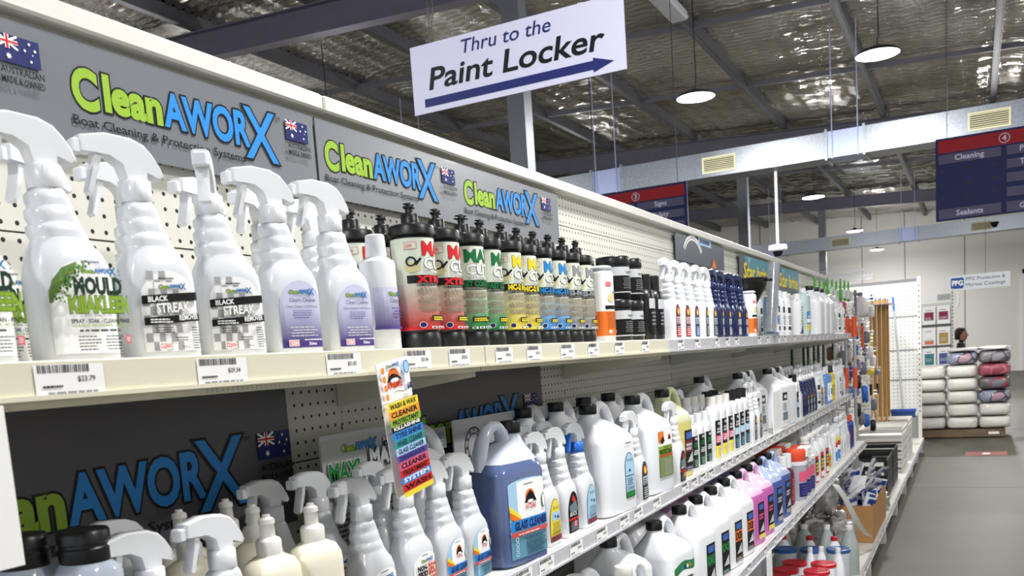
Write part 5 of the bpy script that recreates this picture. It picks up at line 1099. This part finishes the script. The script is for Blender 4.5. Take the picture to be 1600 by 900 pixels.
for k, (x, y) in enumerate(((.37, 7.66), (.30, 7.70))):
    r = empty('extension_pole', (x, y, .0), label='chrome pole with orange sleeves at the shelf ends, '+('front' if k == 0 else 'rear')+' one', cat='pole')
    MB().tube([(0, 0, .2), (0, 0, 1.78)], .012, 12).build('pole', hook_m, r, 50); MB().tube([(0, 0, 1.22), (0, 0, 1.38)], .018, 12).build('orange_sleeve', org, r, 50); MB().tube([(0, 0, 1.62), (0, 0, 1.78)], .018, 12).build('orange_sleeve', org, r, 50)
# ================================================================== the far end
pal = empty('pallet', (.41, 15.2, 0), label='wooden pallet under the stack of wrapped bags', cat='pallet'); pw = mat('pallet_wood', '6f5c48', .8, noise=.2, nscale=8)
for k in range(6): MB().box(0, .05+k*.19, .105, 1.2, .15+k*.19, .125).build('deck_board', pw, pal)
MB().box(0, 0, .105, 1.2, .04, .125).build('deck_board', pw, pal); MB().box(0, 0, .02, 1.2, .03, .1).build('side_board', pw, pal)
for x in (0, .55, 1.1):
    for y in (.03, .5, .95): MB().box(x, y, .0, x+.1, y+.1, .105).build('block', pw, pal)
MB().box(.98, -.004, .055, 1.12, -.001, .09).build('label_plate', card_m, pal)
wrap = mat('wrapped_white_textile', 'dcdad2', .3, noise=.08, nscale=8, bump=.012, coat=.4)
def patt(name, a, b, c):
    m = mat(name, a, .3, coat=.4, bump=.012, nscale=9); nt = m.node_tree; v = nt.nodes.new('ShaderNodeTexNoise'); v.inputs['Scale'].default_value = 7; v.inputs['Detail'].default_value = 1; cr = nt.nodes.new('ShaderNodeValToRGB'); cr.color_ramp.interpolation = 'CONSTANT'
    cr.color_ramp.elements[0].color = (*hx(a), 1); cr.color_ramp.elements[1].position = .5; cr.color_ramp.elements[1].color = (*hx(b), 1); e = cr.color_ramp.elements.new(.58); e.color = (*hx(c), 1)
    tc = nt.nodes.new('ShaderNodeTexCoord'); nt.links.new(tc.outputs['Object'], v.inputs['Vector']); nt.links.new(v.outputs['Fac'], cr.inputs[0]); nt.links.new(cr.outputs[0], nt.nodes['Principled BSDF'].inputs['Base Color']); return m
p_blue = patt('wrapped_blue_print', '8f96a8', '44404c', 'b08e9a'); p_red = patt('wrapped_dark_print', '5a585e', '8a3a48', '6c6c74'); p_pink = patt('wrapped_red_print', '9a4c5a', 'b06a76', '8a3a4c'); p_gry = patt('wrapped_grey_script', '7e7c80', '504e54', '8c8a90')
cols = [.612, 1.045, 1.475]; pos = ['left', 'middle', 'right']
for ci, cx in enumerate(cols):
    nrow = 6 if ci else 5
    for rw in range(nrow):
        m = wrap; d = 'white'
        if ci == 2: m, d = [(wrap, 'white'), (wrap, 'white'), (p_blue, 'blue grey printed'), (p_red, 'dark printed'), (p_pink, 'red printed'), (p_gry, 'grey script printed')][rw]
        if ci == 1 and rw == 5: m, d = p_blue, 'blue and dark red printed'
        b = bag('textile_bag', cx, 15.68, .127+.194*rw, .213, .46, .0965, m, '%s wrapped textile bag, %s column, %s from the bottom' % (d, pos[ci], ordn[rw]), seed=ci*7+rw, ns=(16, 30), amp=.035)
        b['group'] = 'wrapped bags on the pallet'
for ci, cx in ((1, 1.045), (2, 1.475)): b = bag('film_cover', cx, 15.68, .13+.194*6, .212, .47, .022, mat('clear_film_white', 'eceaec', .2, bump=.01, nscale=20), 'loose white film folded over the %s column of wrapped bags' % pos[ci], cat='film', seed=40+ci, amp=.1)
st = tag(mesh('floor_sticker', [(1.1, 13.05, .0022), (1.58, 13.05, .0022), (1.58, 13.45, .0022), (1.1, 13.45, .0022), (1.1, 13.05, .0002), (1.58, 13.05, .0002), (1.58, 13.45, .0002), (1.1, 13.45, .0002)], [(0, 1, 2, 3), (7, 6, 5, 4), (0, 4, 5, 1), (1, 5, 6, 2), (2, 6, 7, 3), (3, 7, 4, 0)], mat('sticker_red', 'a0625f', .4)), 'faded red sticker with white centre on the concrete floor', 'sticker')
D = Deco(); D.e(1.34, 13.25, .05, .09, iw); D.build('white_centre', lambda u, v, w: (u, v, .0024+w), st)
# poster rack
pr = empty('brochure_rack', (.40, 17.5, 0), label='tall white rack of framed leaflets left of the wrapped bags', cat='rack')
MB().box(0, .02, 0, .49, .04, 2.1).build('back_panel', mat('rack_panel', 'cfd0d0', .5), pr); MB().box(.462, -.01, 0, .5, .05, 2.32).build('upright', shelf_m, pr); D = Deco(); D.poly([[(.474, z), (.486, z), (.486, z+.03), (.474, z+.03)] for z in [1.1+.06*k for k in range(20)]], ik); tag(D.build('slots', on_my(-.0105), pr), kind='stuff')
pcol = [(I('leaflet_maroon', '8a2448'), '7c3a56'), (I('leaflet_orange', 'd87a58'), 'x'), (I('leaflet_teal', '3c7c84'), 'x')]
for rw, z in enumerate((1.74, 1.38, 1.03)):
    for c2 in range(2):
        lf = empty('leaflet', (.415+.225*c2, 17.46, z), label='white leaflet with %s picture, %s row, %s side' % ((('maroon', 'orange', 'teal'), ('maroon', 'gold', 'blue'))[c2][rw], ('top', 'middle', 'bottom')[rw], ('left', 'right')[c2]), cat='leaflet', group='leaflets in the rack')
        MB().box(0, 0, 0, .205, .006, .31).build('sheet', card_m, lf); D = Deco()
        m = (pcol[rw][0], (pcol[0][0], I('leaflet_gold', 'b09550'), I('leaflet_blue', '4c5a96'))[rw])[c2]
        D.r(.03, .07 if rw == 0 else .02, .175, .21 if rw != 1 or c2 else .09, m); D.g(.04, .235, .165, .255, 1, idg, rw); D.g(.04, .08, .16, .13, 3, ilg, rw+c2) ; D.build('print', on_my(-.0005), lf)
    MB().box(0, -.05, z-.03, .462, .02, z-.002).build('tray', mat('rack_tray', '4c4e54', .4), pr)
MB().box(.05, -.04, 2.13, .25, .02, 2.24).build('white_box', card_m, pr); MB().box(.25, -.04, 2.14, .455, .02, 2.24).build('grey_box', mat('box_grey', 'a8aaae', .5), pr)
MB().tube([(.53, 0, 2.25), (.56, 0, 2.2), (.565, 0, 2.08), (.53, 0, 1.98)], .03, 10).build('paper_roll', card_m, pr, 60)
# trolley
tr = empty('platform_trolley', (2.95, 23, 0), label='dark framed trolley carrying cardboard boxes at the far right', cat='trolley'); dk = mat('trolley_frame', '34363a', .5)
MB().box(-.45, -.3, .18, .45, .4, .22).build('platform', dk, tr); MB().tube([(-.42, -.25, .2), (-.42, -.25, 1.45), (.42, -.25, 1.45), (.42, -.25, .2)], .022, 8).build('front_hoop', dk, tr); MB().tube([(-.42, .35, .2), (-.42, .35, 1.4), (.42, .35, 1.4), (.42, .35, .2)], .022, 8).build('rear_hoop', dk, tr)
for a in (-.38, .38):
    for b in (-.22, .32): MB().tube([(a-.02, b, .09), (a+.02, b, .09)], .09, 16).build('wheel', black_p, tr, 40)
for k, (x, y, z, w, h) in enumerate(((2.8, 23, .222, .3, .4), (2.85, 23, .624, .26, .36), (3.2, 23.02, .222, .2, .5), (2.9, 23, .986, .2, .25))): tag(MB().box(x-w/2, y-.18, z, x+w/2, y+.18, z+h, bev=.004).build('cardboard_box', kraft), 'cardboard box on the far trolley, '+('bottom left', 'middle left', 'right side', 'topmost')[k], 'box')
o = MB().lathe([(.045, 0), (.05, .02), (.05, .14), (.03, .17), (.015, .2), (.015, .25)], 14).build('dark_bottle', black_p, None, 50); o.location = (2.98, 22.75, 1.474); tag(o, 'dark bottle shape standing on top of the far trolley', 'bottle')
# person at the far end, facing right with a phone
pe = empty('person', (.99, 18.4, 0), label='person with black hair in dark clothes standing behind the wrapped bags holding a phone', cat='person')
def figure(parent):
    J_ = {'pel': (0, 0, .9), 'sp': (0, 0, 1.08), 'ch': (.0, 0, 1.26), 'nk': (.01, 0, 1.39), 'hd0': (.02, 0, 1.45), 'shL': (0, .16, 1.33), 'elL': (.02, .19, 1.08), 'wrL': (.21, .12, 1.12), 'hL': (.28, .09, 1.15), 'shR': (0, -.16, 1.33), 'elR': (.02, -.19, 1.07), 'wrR': (.22, -.10, 1.14), 'hR': (.29, -.06, 1.17),
          'hipL': (0, .09, .86), 'knL': (.02, .10, .48), 'anL': (0, .1, .08), 'toL': (.12, .11, .03), 'hipR': (0, -.09, .86), 'knR': (.03, -.1, .48), 'anR': (.0, -.1, .08), 'toR': (.12, -.11, .03)}
    Rr = {'pel': .13, 'sp': .115, 'ch': .125, 'nk': .055, 'hd0': .05, 'shL': .062, 'elL': .045, 'wrL': .03, 'hL': .034, 'shR': .062, 'elR': .045, 'wrR': .03, 'hR': .034, 'hipL': .09, 'knL': .058, 'anL': .042, 'toL': .035, 'hipR': .09, 'knR': .058, 'anR': .042, 'toR': .035}
    E_ = [('pel', 'sp'), ('sp', 'ch'), ('ch', 'nk'), ('nk', 'hd0')] + [(a+s, b+s) if a not in ('ch', 'pel') else (a, b+s) for s in 'LR' for a, b in (('ch', 'sh'), ('sh', 'el'), ('el', 'wr'), ('wr', 'h'), ('pel', 'hip'), ('hip', 'kn'), ('kn', 'an'), ('an', 'to'))]
    K = list(J_); me = bpy.data.meshes.new('body'); me.from_pydata([J_[k] for k in K], [(K.index(a), K.index(b)) for a, b in E_], [])
    o = bpy.data.objects.new('body', me); COL.objects.link(o); o.parent = parent; me.materials.append(mat('dark_clothes', '1c1c20', .85, noise=.2, nscale=10))
    sk = o.modifiers.new('skin', 'SKIN'); 
    for i, k in enumerate(K): me.skin_vertices[0].data[i].radius = (Rr[k], Rr[k])
    me.skin_vertices[0].data[0].use_root = True; o.modifiers.new('sub', 'SUBSURF').levels = 2; o.modifiers['sub'].render_levels = 2
figure(pe)
skin = mat('skin_tone', '9a6a50', .55)
MB().loft([(1.42, .035, .045, 0, .03, 2), (1.45, .05, .065, 0, .035, 2.2), (1.49, .066, .082, 0, .03, 2.2), (1.53, .073, .09, 0, .022, 2.1), (1.57, .073, .09, 0, .018, 2), (1.61, .06, .075, 0, .01, 2), (1.635, .03, .04, 0, .005, 2)], 20).tube([(.108, 0, 1.54), (.128, 0, 1.515), (.108, 0, 1.505)], [.006, .011, .006], 8).build('head', skin, pe, 60)
MB().loft([(1.44, .05, .045, 0, -.045, 2), (1.50, .078, .06, 0, -.035, 2), (1.56, .083, .085, 0, -.012, 2), (1.61, .078, .095, 0, .0, 2), (1.645, .055, .07, 0, 0, 2), (1.66, .02, .03, 0, 0, 2)], 20).build('hair', mat('hair_black', '0c0b0c', .6, bump=.004, nscale=60), pe, 60)
for y in (-.035, .035): MB().lathe([(.004, 1.545), (.009, 1.55), (.004, 1.556)], 8, cx=.102, cy=y).build('eye', ik, pe)
MB().box(.104, -.02, 1.478, .112, .02, 1.484).build('mouth', mat('lips', '7a4038'), pe)
for s in (-1, 1):
    hy = (.09 if s > 0 else -.06)
    MB().loft([(1.135, .02, .035, hy, .3, 2.4), (1.15, .03, .045, hy, .31, 2.4), (1.165, .02, .035, hy, .31, 2.4)], 12).tube([(.34, hy-.02, 1.15), (.365, hy-.022, 1.155), (.375, hy-.02, 1.17)], [.009, .008, .007], 6).tube([(.345, hy-.007, 1.15), (.372, hy-.007, 1.155), (.385, hy-.007, 1.17)], [.009, .008, .007], 6).tube([(.345, hy+.007, 1.15), (.37, hy+.007, 1.155), (.382, hy+.007, 1.17)], [.009, .008, .007], 6).tube([(.335, hy+.02, 1.15), (.358, hy+.022, 1.155), (.366, hy+.022, 1.167)], [.008, .007, .006], 6).tube([(.29, hy-.028*s, 1.155), (.315, hy-.042*s, 1.165), (.335, hy-.04*s, 1.175)], [.011, .009, .008], 6).build('hand', skin, pe, 60)
ph = tag(MB().box(.35, -.03, 1.172, .42, .05, 1.180, bev=.002).build('phone', black_p), 'dark phone held out by the person behind the bags', 'phone'); ph.location = (.99, 18.4, 0)
# objects never used are removed
for o in list(bpy.data.objects):
    if o.parent is None and o.get('category') and not o.get('label'):
        for c in list(o.children_recursive): bpy.data.objects.remove(c)
        bpy.data.objects.remove(o)
